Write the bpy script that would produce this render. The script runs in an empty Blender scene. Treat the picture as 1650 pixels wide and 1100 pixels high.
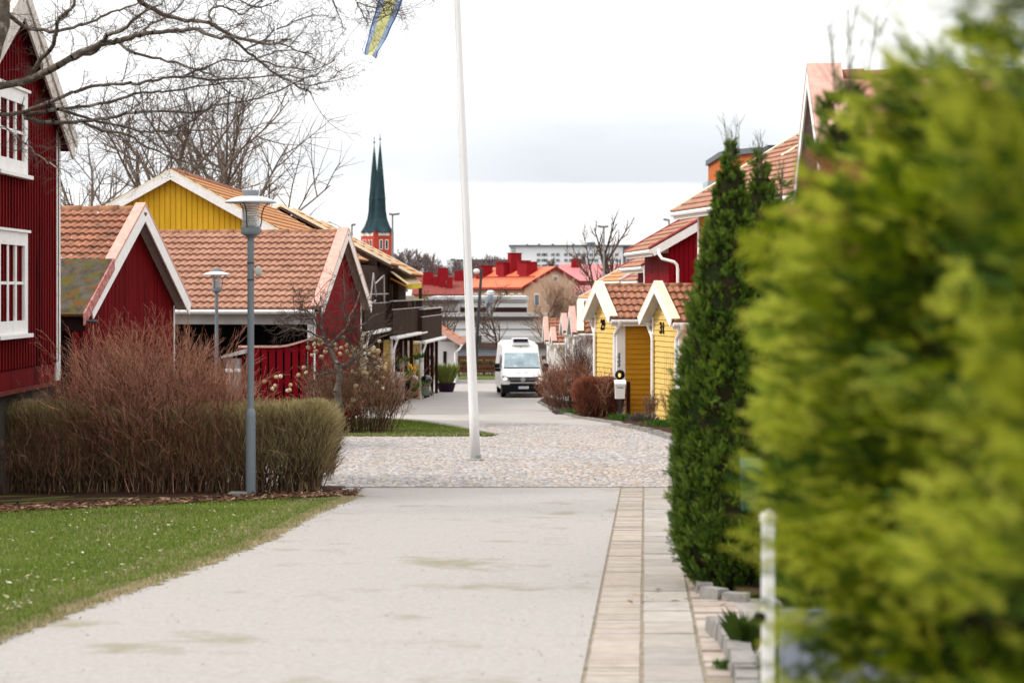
import bpy, math, random
import numpy as np
from mathutils import Vector, Matrix, noise
R = random.Random(7)
NR = np.random.default_rng(11)
rad = math.radians
scene = bpy.context.scene
COL = scene.collection
F, HX, HY = 3208.0, 825.0, 465.0          # focal length in photo pixels, vanishing centre

def P(px, py, d):
    """point seen at photo pixel (px,py) standing d metres away"""
    return Vector(((px-HX)/F*d, d, -(py-HY)/F*d))

PROF = [(-30,-0.6),(-10,-1.2),(0,-1.6),(10,-2.0),(25,-2.6),(34.5,-2.98),(48,-3.5),(60,-3.93),(95,-5.2),(125,-5.45),(200,-6.5),(400,-9.5),(900,-12),(4000,-14)]
def gz(d):
    for (a,za),(b,zb) in zip(PROF, PROF[1:]):
        if d <= b:
            return za+(zb-za)*(d-a)/(b-a)
    return PROF[-1][1]
def gd(py):
    """distance at which the ground appears at pixel row py"""
    lo, hi = 2.0, 180.0
    t = (py-HY)/F
    for _ in range(50):
        m = (lo+hi)/2
        if -gz(m)/m > t: lo = m
        else: hi = m
    return lo
def gp(px, py, dz=0.0):
    d = gd(py); v = P(px, py, d); v.z = gz(d)+dz
    return v
def gx(px, d):
    return (px-HX)/F*d

# ------------------------------------------------------------------ materials
MATS = {}
def mat(name, c, c2=None, scale=6.0, detail=4.0, rough=0.75, spec=0.06, bump=0.0, bscale=None, speck=None, sscale=30, sthr=0.62,
        stretch=(1,1,1), blot=None, blscale=1.2, blthr=0.55, metal=0.0, attr=None, trans=0.0, emit=None, estr=0.0, coords='Object'):
    if name in MATS: return MATS[name]
    m = bpy.data.materials.new(name); m.use_nodes = True
    nt = m.node_tree; n = nt.nodes; l = nt.links
    b = n['Principled BSDF']
    b.inputs['Roughness'].default_value = rough
    b.inputs['Specular IOR Level'].default_value = spec
    b.inputs['Metallic'].default_value = metal
    tc = n.new('ShaderNodeTexCoord'); mp = n.new('ShaderNodeMapping'); mp.inputs['Scale'].default_value = stretch
    l.new(tc.outputs[coords], mp.inputs['Vector'])
    def ns(sc, det=4.0, ro=0.6):
        t = n.new('ShaderNodeTexNoise'); t.inputs['Scale'].default_value = sc; t.inputs['Detail'].default_value = det
        t.inputs['Roughness'].default_value = ro
        l.new(mp.outputs[0], t.inputs['Vector']); return t
    def rgb(cc):
        q = n.new('ShaderNodeRGB'); q.outputs[0].default_value = (*cc, 1); return q.outputs[0]
    def mix(f, a, bb, mode='MIX'):
        q = n.new('ShaderNodeMix'); q.data_type = 'RGBA'; q.blend_type = mode
        if isinstance(f, float): q.inputs[0].default_value = f
        else: l.new(f, q.inputs[0])
        l.new(a, q.inputs[6]); l.new(bb, q.inputs[7]); return q.outputs[2]
    def ramp(src, a, bb):
        q = n.new('ShaderNodeMapRange'); q.inputs[1].default_value = a; q.inputs[2].default_value = bb; l.new(src, q.inputs[0]); return q.outputs[0]
    if c2 is None: c2 = tuple(x*0.8 for x in c)
    t1 = ns(scale, detail)
    col = mix(ramp(t1.outputs['Fac'], 0.35, 0.65), rgb(c), rgb(c2))
    if blot is not None:
        t2 = ns(blscale, 5, 0.65)
        col = mix(ramp(t2.outputs['Fac'], blthr, blthr+0.12), col, rgb(blot))
    if speck is not None:
        t3 = ns(sscale, 2, 0.5)
        col = mix(ramp(t3.outputs['Fac'], sthr, sthr+0.05), col, rgb(speck))
    if attr:
        at = n.new('ShaderNodeAttribute'); at.attribute_name = attr
        col = mix(1.0, col, at.outputs['Color'], 'MULTIPLY')
    l.new(col, b.inputs['Base Color'])
    if bump > 0:
        t4 = ns(bscale or scale*4, 5)
        bp = n.new('ShaderNodeBump'); bp.inputs['Strength'].default_value = bump; bp.inputs['Distance'].default_value = 0.03
        l.new(t4.outputs['Fac'], bp.inputs['Height']); l.new(bp.outputs[0], b.inputs['Normal'])
    if emit is not None:
        b.inputs['Emission Color'].default_value = (*emit, 1); b.inputs['Emission Strength'].default_value = estr
    if trans > 0:                                   # leaves: some light passes through
        tr = n.new('ShaderNodeBsdfTranslucent'); l.new(col, tr.inputs['Color'])
        ms = n.new('ShaderNodeMixShader'); ms.inputs[0].default_value = trans
        l.new(b.outputs[0], ms.inputs[1]); l.new(tr.outputs[0], ms.inputs[2])
        l.new(ms.outputs[0], n['Material Output'].inputs['Surface'])
    MATS[name] = m
    return m

falu   = mat('falu_red_paint', (.105,.0022,.0044), (.15,.005,.007), scale=7, detail=8, stretch=(1,1,.10), rough=.85, blot=(.045,.0015,.003), blthr=.56, blscale=2.5, bump=.15)
falu_b = mat('bright_red_paint', (.20,.003,.008), (.15,.0024,.007), scale=4, stretch=(1,1,.2), rough=.7, bump=.1)
amber  = mat('yellow_paint_shade_tone', (.52,.255,.018), (.43,.20,.013), scale=5, detail=8, blot=(.38,.17,.014), blthr=.62, blscale=3, stretch=(.3,.3,1), rough=.6, bump=.05)  # shed yellow in a darker tone, standing in for the wall in shade
yellow_lit= mat('yellow_paint_lit_tone', (.72,.52,.18), (.63,.43,.13), scale=5, detail=8, blot=(.47,.29,.08), blthr=.63, blscale=3, rough=.6, bump=.05)  # the same shed yellow, paler to stand in for the lit gable
canary = mat('yellow_plank_paint', (.68,.41,.030), (.59,.34,.022), scale=3, stretch=(1,1,.2), rough=.6, bump=.05)
white  = mat('white_paint', (.82,.81,.80), (.74,.73,.71), scale=6, rough=.5, blot=(.58,.55,.51), blthr=.68, blscale=4)
offw   = mat('weathered_white_paint', (.66,.62,.58), (.52,.47,.42), scale=9, rough=.7, stretch=(1,1,.4), speck=(.30,.24,.19), sscale=20, sthr=.60, bump=.1)
pinkm  = mat('faded_red_sheet', (.60,.36,.30), (.51,.285,.235), scale=7, rough=.55, blot=(.40,.17,.14), blthr=.62, blscale=5)
creamm = mat('cream_sheet', (.78,.74,.56), (.72,.66,.46), scale=5, rough=.5)
soffit = mat('soffit_boards', (.46,.38,.35), (.38,.31,.28), scale=3, stretch=(1,6,1), rough=.8)
soffw  = mat('white_soffit', (.60,.58,.55), (.52,.50,.47), scale=3, rough=.8)
tile   = mat('clay_roof_tiles', (.39,.215,.15), (.30,.155,.108), scale=2.2, detail=6, rough=.85, blot=(.23,.125,.085), blthr=.56, blscale=3.5, speck=(.50,.40,.32), sscale=14, sthr=.70, bump=.25, bscale=40)
tile2  = mat('weathered_roof_tiles', (.36,.165,.10), (.24,.11,.075), scale=3, detail=6, rough=.9, blot=(.15,.09,.065), blthr=.55, blscale=4, speck=(.55,.50,.45), sscale=11, sthr=.67, bump=.3, bscale=40)
tile3  = mat('tan_roof_tiles', (.48,.25,.125), (.42,.21,.10), scale=2.5, rough=.85, blot=(.36,.18,.10), blthr=.58, blscale=2.5)  # lighter tan clay tiles
ridgem = mat('ridge_tiles', (.34,.17,.10), (.24,.12,.075), scale=8, rough=.9, blot=(.20,.13,.05), blthr=.55, blscale=6, bump=.3)
under  = mat('roof_boarding', (.10,.05,.04), rough=.9)
black  = mat('black_and_shade', (.006,.005,.005), (.004,.004,.004), rough=.9, spec=.05)  # plain black, also standing in for shade inside openings
brownw = mat('dark_stained_wood', (.048,.026,.018), (.026,.014,.010), scale=5, stretch=(1,1,.12), rough=.75, blot=(.075,.048,.036), blthr=.58, blscale=3)
brownd = mat('brown_wood_posts', (.040,.012,.009), (.028,.008,.007), scale=5, rough=.8)
greyp  = mat('grey_lamp_paint', (.16,.185,.205), (.135,.16,.18), scale=6, rough=.5, spec=.4, stretch=(1,1,.2))
alu    = mat('lamp_shade_metal', (.55,.57,.60), (.48,.50,.53), scale=5, rough=.35, spec=.5)
dkmetal= mat('dark_metal', (.035,.037,.04), rough=.5, spec=.4)
polew  = mat('white_pole_paint', (.80,.80,.79), (.74,.74,.73), scale=3, rough=.35, spec=.4, stretch=(1,1,.2))
glassd = mat('window_glass', (.09,.10,.10), (.20,.215,.215), scale=2.5, rough=.06, spec=.9)  # grey mottling lightened to stand in for reflections in the panes
bark   = mat('tree_bark', (.14,.115,.095), (.085,.066,.054), scale=12, rough=.95, blot=(.25,.235,.205), blthr=.54, blscale=9, bump=.4)
barkd  = mat('dark_twigs', (.085,.062,.052), (.055,.038,.032), scale=8, rough=.95)
barkb  = mat('brown_bark', (.12,.078,.056), (.085,.052,.038), scale=5, rough=.95)
def bare(mm): return mm
SKY_LO, SKY_HI, SUN_E, EXPO = 1.0, 2.25, 2.2, 0.18
# ------------------------------------------------------------------ mesh builders
ROOT = {}
def tag(o, label=None, cat=None, group=None, kind=None):
    if label: o['label'] = label
    if cat: o['category'] = cat
    if group: o['group'] = group
    if kind: o['kind'] = kind
    return o
def thing(name, label, cat, loc=(0,0,0), rotz=0.0, group=None):
    o = bpy.data.objects.new(name, None); COL.objects.link(o)
    o.empty_display_size = .3
    o.location = loc; o.rotation_euler = (0,0,rotz)
    ROOT[o.name] = Matrix.Translation(Vector(loc)) @ Matrix.Rotation(rotz, 4, 'Z')
    return tag(o, label, cat, group)

def finish(me, name, mats, parent, smooth):
    for m in (mats if isinstance(mats, (list,tuple)) else [mats]): me.materials.append(m)
    if smooth: me.polygons.foreach_set('use_smooth', [True]*len(me.polygons))
    o = bpy.data.objects.new(name, me); COL.objects.link(o)
    if parent is not None:
        o.parent = parent
        ROOT[o.name] = ROOT.get(parent.name, Matrix.Identity(4))
    return o

class MB:
    def __init__(s): s.v=[]; s.f=[]; s.mi=[]; s.fc=[]; s.ck=[]
    def add(s, vs, fs, mi=0, col=None):
        b = len(s.v); s.ck.append((b,len(s.f))); s.v.extend([tuple(x) for x in vs])
        for q in fs:
            s.f.append(tuple(b+i for i in q)); s.mi.append(mi); s.fc.append(col or (1,1,1))
        return s
    def hexa(s, p, mi=0, col=None):      # 8 points: bottom loop 0-3, top loop 4-7
        return s.add(p, [(3,2,1,0),(4,5,6,7),(0,1,5,4),(1,2,6,5),(2,3,7,6),(3,0,4,7)], mi, col)
    def box(s, x0,x1,y0,y1,z0,z1, mi=0, col=None):
        return s.hexa([(x0,y0,z0),(x1,y0,z0),(x1,y1,z0),(x0,y1,z0),(x0,y0,z1),(x1,y0,z1),(x1,y1,z1),(x0,y1,z1)], mi, col)
    def obox(s, c, ax, h, mi=0, col=None):      # oriented box: centre, 3 axes, 3 half sizes
        c=Vector(c); a=[Vector(q).normalized()*k for q,k in zip(ax,h)]
        p=[c+a[0]*i+a[1]*j+a[2]*k for k in (-1,1) for i,j in ((-1,-1),(1,-1),(1,1),(-1,1))]
        return s.hexa(p, mi, col)
    def prism(s, poly, ext, mi=0, col=None):
        n=len(poly); e=Vector(ext); p=[Vector(q) for q in poly]
        vs=p+[q+e for q in p]
        fs=[tuple(range(n-1,-1,-1)), tuple(range(n,2*n))]+[(i,(i+1)%n,n+(i+1)%n,n+i) for i in range(n)]
        return s.add(vs, fs, mi, col)
    def bar(s, a, b, w, h, up=(0,0,1), mi=0):
        a=Vector(a); b=Vector(b); d=(b-a); L=d.length; d.normalize()
        sd=d.cross(Vector(up)); 
        if sd.length<1e-4: sd=d.cross(Vector((1,0,0)))
        sd.normalize(); u=sd.cross(d)
        return s.obox((a+b)/2,(d,sd,u),(L/2,w/2,h/2),mi)
    def tube(s, pts, rs, n=8, mi=0, cap=True):
        pts=[Vector(p) for p in pts]
        if not isinstance(rs,(list,tuple)): rs=[rs]*len(pts)
        b=len(s.v); k=len(pts)
        t0=(pts[1]-pts[0]).normalized()
        u=t0.cross(Vector((0,0,1)))
        if u.length<1e-3: u=t0.cross(Vector((1,0,0)))
        u.normalize()
        vs=[]
        for i,p in enumerate(pts):
            t=(pts[min(i+1,k-1)]-pts[max(i-1,0)]).normalized()
            u=(u-t*u.dot(t)); u.normalize(); w=t.cross(u)
            for j in range(n):
                a=2*math.pi*j/n
                vs.append(p+(u*math.cos(a)+w*math.sin(a))*rs[i])
        fs=[]
        for i in range(k-1):
            for j in range(n):
                fs.append((i*n+j,i*n+(j+1)%n,(i+1)*n+(j+1)%n,(i+1)*n+j))
        if cap: fs+= [tuple(range(n-1,-1,-1)), tuple((k-1)*n+j for j in range(n))]
        return s.add(vs,fs,mi)
    def lathe(s, prof, n=24, c=(0,0,0), mi=0):
        vs=[]; c=Vector(c); k=len(prof)
        for r,z in prof:
            for j in range(n):
                a=2*math.pi*j/n
                vs.append(c+Vector((r*math.cos(a),r*math.sin(a),z)))
        fs=[(i*n+j,i*n+(j+1)%n,(i+1)*n+(j+1)%n,(i+1)*n+j) for i in range(k-1) for j in range(n)]
        fs+=[tuple(range(n-1,-1,-1)), tuple((k-1)*n+j for j in range(n))]
        return s.add(vs,fs,mi)
    def ball(s, c, r, nu=10, nv=6, mi=0, sq=(1,1,1), jit=0):
        vs=[]; c=Vector(c)
        for i in range(nv+1):
            th=math.pi*i/nv
            for j in range(nu):
                a=2*math.pi*j/nu; k=1+R.uniform(-jit,jit)
                vs.append(c+Vector((r*k*sq[0]*math.sin(th)*math.cos(a),r*k*sq[1]*math.sin(th)*math.sin(a),r*k*sq[2]*math.cos(th))))
        fs=[(i*nu+j,(i+1)*nu+j,(i+1)*nu+(j+1)%nu,i*nu+(j+1)%nu) for i in range(nv) for j in range(nu)]
        return s.add(vs,fs,mi)
    def build_split(s, name, mats, parent=None, world=False):
        # one object for every solid that was added
        res=[]
        for i,(a,f0) in enumerate(s.ck):
            e_,f1=s.ck[i+1] if i+1<len(s.ck) else (len(s.v),len(s.f))
            q=MB(); q.v=s.v[a:e_]; q.f=[tuple(k-a for k in g) for g in s.f[f0:f1]]; q.mi=s.mi[f0:f1]; q.fc=s.fc[f0:f1]
            res.append(q.build(name,mats,parent,world))
        return res[0]
    def build(s, name, mats, parent=None, world=False, smooth=False, colors=False):
        v=s.v
        if world and parent is not None:
            inv=ROOT[parent.name].inverted(); v=[tuple(inv@Vector(p)) for p in v]
        me=bpy.data.meshes.new(name); me.from_pydata(v,[],s.f)
        if isinstance(mats,(list,tuple)) and len(mats)>1: me.polygons.foreach_set('material_index', s.mi)
        if colors:
            at=me.color_attributes.new('tint','FLOAT_COLOR','CORNER'); buf=[]
            for q,cc in zip(s.f,s.fc): buf.extend([cc[0],cc[1],cc[2],1.0]*len(q))
            at.data.foreach_set('color', buf)
        return finish(me,name,mats,parent,smooth)

def np_mesh(name, V, Q, mats, parent=None, mi=None, smooth=False, world=True):
    """V (N,3) floats, Q (M,k) ints"""
    V=np.asarray(V,dtype=np.float32); Q=np.asarray(Q,dtype=np.int32)
    if world and parent is not None:
        A=np.array(ROOT[parent.name].inverted(),dtype=np.float32); V=V@A[:3,:3].T+A[:3,3]
    me=bpy.data.meshes.new(name); M,k=Q.shape
    me.vertices.add(len(V)); me.vertices.foreach_set('co',V.ravel())
    me.loops.add(M*k); me.loops.foreach_set('vertex_index',Q.ravel())
    me.polygons.add(M); me.polygons.foreach_set('loop_start',np.arange(0,M*k,k,dtype=np.int32))
    me.polygons.foreach_set('loop_total',np.full(M,k,dtype=np.int32))
    if mi is not None: me.polygons.foreach_set('material_index',np.asarray(mi,dtype=np.int32))
    me.update(calc_edges=True)
    return finish(me,name,mats,parent,smooth)

def sticks(name, segs, mats, parent=None, nmat=1, sides=3, mi=None):
    """segs: list of (x0,y0,z0,x1,y1,z1,r0,r1) -> thin tapered sticks in one mesh"""
    S=np.asarray(segs,dtype=np.float64); n=len(S)
    a=S[:,0:3]; b=S[:,3:6]; r0=S[:,6:7]; r1=S[:,7:8]
    d=b-a; d/= (np.linalg.norm(d,axis=1,keepdims=True)+1e-9)
    ref=np.where(np.abs(d[:,2:3])>.9, np.array([[1.,0,0]]), np.array([[0,0,1.]]))
    u=np.cross(d,ref); u/=np.linalg.norm(u,axis=1,keepdims=True)+1e-9; w=np.cross(d,u)
    V=np.zeros((n,2*sides,3))
    for j in range(sides):
        t=2*math.pi*j/sides+.4
        o=u*math.cos(t)+w*math.sin(t)
        V[:,j]=a+o*r0; V[:,sides+j]=b+o*r1
    base=(np.arange(n)*2*sides)[:,None,None]
    fc=np.array([[j,(j+1)%sides,sides+(j+1)%sides,sides+j] for j in range(sides)])[None]
    Q=(base+fc).reshape(-1,4)
    m=None
    if nmat>1:
        m=np.repeat(NR.integers(0,nmat,n) if mi is None else np.asarray(mi),sides)
    return np_mesh(name,V.reshape(-1,3),Q,mats,parent,m)

def clone(root, loc=None, rotz=None, label=None, name=None):
    def cp(o,par):
        c=o.copy(); COL.objects.link(c)
        if par is not None: c.parent=par
        for ch in list(o.children): cp(ch,c)
        return c
    kids=list(root.children)
    r=root.copy(); COL.objects.link(r)
    for ch in kids: cp(ch,r)
    if loc is not None: r.location=loc
    if rotz is not None: r.rotation_euler=(0,0,rotz)
    if label: r['label']=label
    ROOT[r.name]=Matrix.Translation(r.location)@Matrix.Rotation(r.rotation_euler[2],4,'Z')
    return r

def text_mesh(name, body, size, mat_, parent, M, extrude=.004, bold=0.0):
    cu=bpy.data.curves.new(name,'FONT'); cu.body=body; cu.size=size; cu.extrude=extrude; cu.offset=bold
    cu.align_x='CENTER'; cu.align_y='CENTER'; cu.resolution_u=3
    ob=bpy.data.objects.new(name,cu); COL.objects.link(ob)
    dg=bpy.context.evaluated_depsgraph_get(); dg.update()
    me=bpy.data.meshes.new_from_object(ob.evaluated_get(dg))
    bpy.data.objects.remove(ob); bpy.data.curves.remove(cu)
    me.transform(M); me.materials.clear()
    return finish(me,name,mat_,parent,False)

# ---------------- roof tiles: a real wavy, stepped surface
def tiles(mb, O, u, s, L, S, wave=.20, course=.36, amp=.030, lip=.045, res=6, mi=0):
    u=Vector(u).normalized(); s=Vector(s).normalized(); n=u.cross(s)
    if n.z<0: n=-n
    O=Vector(O); nc=max(2,int(round(L/wave*res))); nr=max(1,int(round(S/course))); cs=S/nr
    hs=[amp*(0.5+0.5*math.cos(2*math.pi*(i/res)))**.75 for i in range(nc+1)]
    for j in range(nr):
        jt=R.uniform(-.006,.006)
        vs=[]
        for k,(ss,hh) in enumerate(((j*cs,0.0),((j+1)*cs+.02,lip+jt),((j+1)*cs+.02,-.005))):
            for i in range(nc+1):
                w=hs[i] if k<2 else hs[i]*.9
                vs.append(O+u*(L*i/nc)+s*ss+n*(w+hh))
        m=nc+1
        fs=[(k*m+i,k*m+i+1,(k+1)*m+i+1,(k+1)*m+i) for k in (0,1) for i in range(nc)]
        mb.add(vs,fs,mi)

# ---------------- boarded walls (real boards). fr = (origin, udir, outdir); v is up
def boards_v(mb, O, u, out, x0, x1, zb, top, pitch=.14, gap=.020, th=.034, batten=False, mi=0):
    O=Vector(O); u=Vector(u); out=Vector(out); x=x0
    while x<x1-.01:
        e=min(x+pitch-gap,x1); t=th+R.uniform(-.003,.003)
        def pt(a,z,o): return O+u*a+out*o+Vector((0,0,z))
        mb.hexa([pt(x,zb,0),pt(e,zb,0),pt(e,zb,t),pt(x,zb,t),pt(x,top(x),0),pt(e,top(e),0),pt(e,top(e),t),pt(x,top(x),t)],mi)
        if batten:
            a,b2=e-.01,e+gap+.028
            if b2<x1: mb.hexa([pt(a,zb,th+.002),pt(b2,zb,th+.002),pt(b2,zb,th+.026),pt(a,zb,th+.026),pt(a,top(a)-.01,th+.002),pt(b2,top(b2)-.01,th+.002),pt(b2,top(b2)-.01,th+.026),pt(a,top(a)-.01,th+.026)],mi)
        x+=pitch
def boards_h(mb, O, u, out, z0, z1, rng, pitch=.15, th=.034, mi=0):
    O=Vector(O); u=Vector(u); out=Vector(out); z=z0
    def pt(a,zz,o): return O+u*a+out*o+Vector((0,0,zz))
    while z<z1-.01:
        e=min(z+pitch-.018,z1); a0,b0=rng(z); a1,b1=rng(e)
        if b0-a0<.02: break
        j=R.uniform(-.002,.002)
        mb.hexa([pt(a0,z,0),pt(b0,z,0),pt(b0,z,th+j),pt(a0,z,th+j),pt(a1,e,0),pt(b1,e,0),pt(b1,e,th*.35),pt(a1,e,th*.35)],mi)
        z+=pitch

def downpipe(mb, top, mid_dx, z_kink, zb, r=.045, kick=None):
    t=Vector(top); k=Vector(mid_dx)
    pts=[t, t+Vector((0,0,-.10)), t+k*.15+Vector((0,0,-.18)), t+k*.85+Vector((0,0,-z_kink+.06)), t+k+Vector((0,0,-z_kink-.06))]
    pts.append(Vector((t.x+k.x,t.y+k.y,zb+.22)))
    if kick is not None: pts.append(pts[-1]+Vector((0,0,-.12))); pts.append(pts[-1]+Vector(kick)+Vector((0,0,-.08)))
    mb.tube(pts,r,10)
    mb.lathe([(r*1.1,-.14),(r*1.3,-.1),(r*2,0),(r*2,.03)],10,t)

# ---------------- gabled building. local: ridge along x (gable end at x=0, body toward sg*x), depth y 0..w, z up from the base
def gabled(e, L, w, ze, zr, sg, wallm, roofm, capm, bargem, soffm, ove=.30, ovg=.30, planks='v', pitch=.14, capw=.17, bargeh=.2,
           front_open=None, cornerm=None, front=True, tile_kw=None, gut=True, zb=0.0, sidem=None, batten=False, tfar=True):
    tn=(zr-ze)/(w/2); cs=1/math.sqrt(1+tn*tn)
    g=Vector((-sg,0,0))
    X=lambda a: sg*a
    top=lambda y: ze+tn*min(max(y,0),w) if y<=w/2 else ze+tn*(w-min(y,w))
    # core + boards
    mb=MB()
    if front_open is None:
        mb.prism([(X(.002),.0,zb),(X(.002),w,zb),(X(.002),w,ze-.02),(X(.002),w/2,zr-.03),(X(.002),0,ze-.02)],(sg*(L-.004),0,0))
    else:  # carport: gable slab, back wall, far end
        for a in (0.002,L-.15):
            mb.prism([(X(a),.0,zb),(X(a),w,zb),(X(a),w,ze-.02),(X(a),w/2,zr-.03),(X(a),0,ze-.02)],(sg*.14,0,0))
        x0,x1=sorted((X(.16),X(L-.16))); mb.box(x0,x1,w-.12,w-.002,zb,ze)
    if planks=='v':
        boards_v(mb,(0,0,0),(0,1,0),g,0,w,zb,lambda y: top(y)-.03,pitch=pitch,batten=batten)
        if front and front_open is None: boards_v(mb,(0,0,0),(sg,0,0),(0,-1,0),0,L,zb,lambda x: ze-.02,pitch=pitch,batten=batten)
    elif planks=='h':
        def rg(z):
            if z<=ze: return (0,w)
            q=(z-ze)/tn; return (q,w-q)
        boards_h(mb,(0,0,0),(0,1,0),g,zb,zr-.08,rg,pitch=pitch)
        if front and front_open is None: boards_h(mb,(0,0,0),(sg,0,0),(0,-1,0),zb,ze-.02,lambda z:(0,L),pitch=pitch,mi=1)
    mb.build('wall',[wallm,sidem or wallm],e)
    # roof slabs, tiles, ridge
    rf=MB(); a0,a1=X(-ovg),X(L+.1)
    yb=-ove; zbv=ze-tn*ove
    n1=Vector((0,-tn,1)).normalized(); n2=Vector((0,tn,1)).normalized()
    for (yy,nn) in ((-ove,n1),(w+ove,n2)):
        p0=Vector((a0,yy,zbv)); p1=Vector((a0,w/2,zr))
        rf.prism([p0+nn*.012,p1+nn*.012,p1+nn*.07,p0+nn*.07],(a1-a0,0,0),1)
    S=(w/2+ove)/cs; kw=tile_kw or {}
    xs=min(a0,a1)
    tiles(rf,Vector((xs,w/2,zr))+n1*.075,(1,0,0),(0,-1,-tn),abs(a1-a0),S,**kw)
    if tfar: tiles(rf,Vector((xs,w/2,zr))+n2*.075,(1,0,0),(0,1,-tn),abs(a1-a0),S,wave=.3,res=2)
    roof=rf.build('roof',[roofm,under],e)
    rb=MB(); x=xs; k=0
    while x<max(a0,a1)-.02:
        q=min(x+.38,max(a0,a1)); r=.105+.012*(k%2)
        pts=[(x,w/2,zr+.06),(q+.03,w/2,zr+.065)]; rb.tube(pts,[r-.012,r],10); x+=.38; k+=1
    rb.build('ridge',ridgem,roof,smooth=True)
    # verge caps and bargeboards
    cp=MB(); bg=MB(); sf=MB()
    for sgn,yy,nn in ((1,-ove,n1),(-1,w+ove,n2)):
        p0=Vector((X(-ovg),yy,zbv)); p1=Vector((X(-ovg),w/2,zr))
        dn=nn
        cp.prism([p0+dn*.14+g*.035,p1+UZ*(.14/dn.z)+g*.035,p1+UZ*(.195/dn.z)+g*.035,p0+dn*.195+g*.035],Vector((sg*capw,0,0)))
        bg.prism([p0-dn*(bargeh-.09)+g*.005,p1-UZ*((bargeh-.09)/dn.z)+g*.005,p1+UZ*(.137/dn.z)+g*.005,p0+dn*.137+g*.005],g*.026)
        q0=Vector((X(-ovg+.002),yy,zbv)); q1=Vector((X(-ovg+.002),w/2,zr))
        sf.prism([q0-dn*.02,q1-dn*.02,q1+dn*.008,q0+dn*.008],(sg*(ovg-.03),0,0))
    bg.build_split('bargeboard',bargem,e); cp.build_split('verge_cap',capm,e)
    sf.build_split('soffit',soffm,e)
    if gut:
        m=MB(); x0,x1=sorted((X(-ovg+.03),X(L)))
        yq=-ove-.06
        m.tube([(x0,yq,zbv-.01),(x1,yq,zbv-.01)],.062,10)
        m.box(x0+.01,x1,-ove+.005,-ove+.03,zbv-.16,zbv+.02)
        m.build('gutter',white,e)
    if cornerm is not None:
        m=MB(); xa,xb=sorted((X(-.048),X(.22)))
        m.box(xa,xb,-.052,.0,zb,ze-.03)
        m.box(min(X(-.052),X(-.026)),max(X(-.052),X(-.026)),0.002,.10,zb,ze-.03)
        m.box(min(X(-.052),X(-.026)),max(X(-.052),X(-.026)),w-.10,w+.02,zb,ze-.03)
        m.build_split('corner_board',cornerm,e)
    return dict(zbv=zbv,tn=tn,roof=roof)

def window(parent, O, u, out, w, h, framem=None, cols=2, rows=2, fw=.09, sill=True, name='window', depth=.05, mull=.028):
    """frame with its panes and muntins; O = lower left corner"""
    O=Vector(O); u=Vector(u).normalized(); out=Vector(out).normalized(); z=Vector((0,0,1))
    m=MB()
    def slab(a0,a1,b0,b1,o0,o1,mm=m):
        c=O+u*((a0+a1)/2)+z*((b0+b1)/2)+out*((o0+o1)/2)
        mm.obox(c,(u,z,out),(abs(a1-a0)/2,abs(b1-b0)/2,abs(o1-o0)/2))
    slab(0,fw,0,h,.0,depth); slab(w-fw,w,0,h,0,depth); slab(fw,w-fw,0,fw,0,depth); slab(fw,w-fw,h-fw,h,0,depth)
    for i in range(1,cols): 
        x=fw+(w-2*fw)*i/cols; slab(x-mull,x+mull,fw,h-fw,.004,depth-.012)
    for j in range(1,rows):
        y=fw+(h-2*fw)*j/rows; slab(fw,w-fw,y-.018,y+.018,.006,depth-.02)
    fr=m.build(name,framem or white,parent)
    g=MB(); slab(fw*.8,w-fw*.8,fw*.8,h-fw*.8,.006,.012,g); g.build('pane',glassd,fr)
    if sill:
        q=MB(); slab(-.06,w+.06,-.05,-.002,0,depth+.06,q); slab(-.05,w+.05,h+.002,h+.035,0,depth+.03,q); q.build_split('sill',framem or white,fr)
    return fr
# ------------------------------------------------------------------ camera, sky, sun
cam = bpy.data.cameras.new('camera'); camo = bpy.data.objects.new('camera', cam); COL.objects.link(camo)
camo.rotation_euler = (rad(90),0,0); cam.sensor_width = 36; cam.lens = F*36/1650
cam.shift_y = -(550-HY)/1650; cam.clip_start = .2; cam.clip_end = 8000
cam.dof.use_dof = True; cam.dof.focus_distance = 34; cam.dof.aperture_fstop = 2.8
scene.camera = camo
vs = scene.view_settings; vs.view_transform = 'Standard'; vs.look = 'None'; vs.gamma = 1; vs.exposure = EXPO if 'EXPO' in globals() else 0.0
SUN_EL, SUN_AZ = 43, -104            # degrees; azimuth measured from +Y towards +X
w = bpy.data.worlds.new("World"); scene.world = w; w.use_nodes = True
nt = w.node_tree; n = nt.nodes; l = nt.links
for q in list(n): n.remove(q)
out = n.new('ShaderNodeOutputWorld'); bg1 = n.new('ShaderNodeBackground'); bg2 = n.new('ShaderNodeBackground'); mx = n.new('ShaderNodeMixShader')
sky = n.new('ShaderNodeTexSky'); sky.sky_type = 'NISHITA'; sky.sun_disc = False
sky.sun_elevation = rad(SUN_EL); sky.sun_rotation = rad(SUN_AZ)
bg1.inputs[1].default_value = .10; l.new(sky.outputs[0], bg1.inputs[0])
tc = n.new('ShaderNodeTexCoord'); sp = n.new('ShaderNodeSeparateXYZ'); l.new(tc.outputs['Generated'], sp.inputs[0])
def math_(op, a, b=None, c=None):
    q = n.new('ShaderNodeMath'); q.operation = op
    for i, v in enumerate((a,b,c)):
        if v is None: continue
        if isinstance(v,(int,float)): q.inputs[i].default_value = v
        else: l.new(v, q.inputs[i])
    return q.outputs[0]
def mrange(src,a,b,c,d,smooth=True):
    q = n.new('ShaderNodeMapRange'); q.interpolation_type = 'SMOOTHSTEP' if smooth else 'LINEAR'
    for i,v in enumerate((a,b,c,d)): q.inputs[i+1].default_value = v
    l.new(src,q.inputs[0]); return q.outputs[0]
mp = n.new('ShaderNodeMapping'); mp.inputs['Scale'].default_value = (3.2,3.2,16); l.new(tc.outputs['Generated'], mp.inputs[0])
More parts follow.
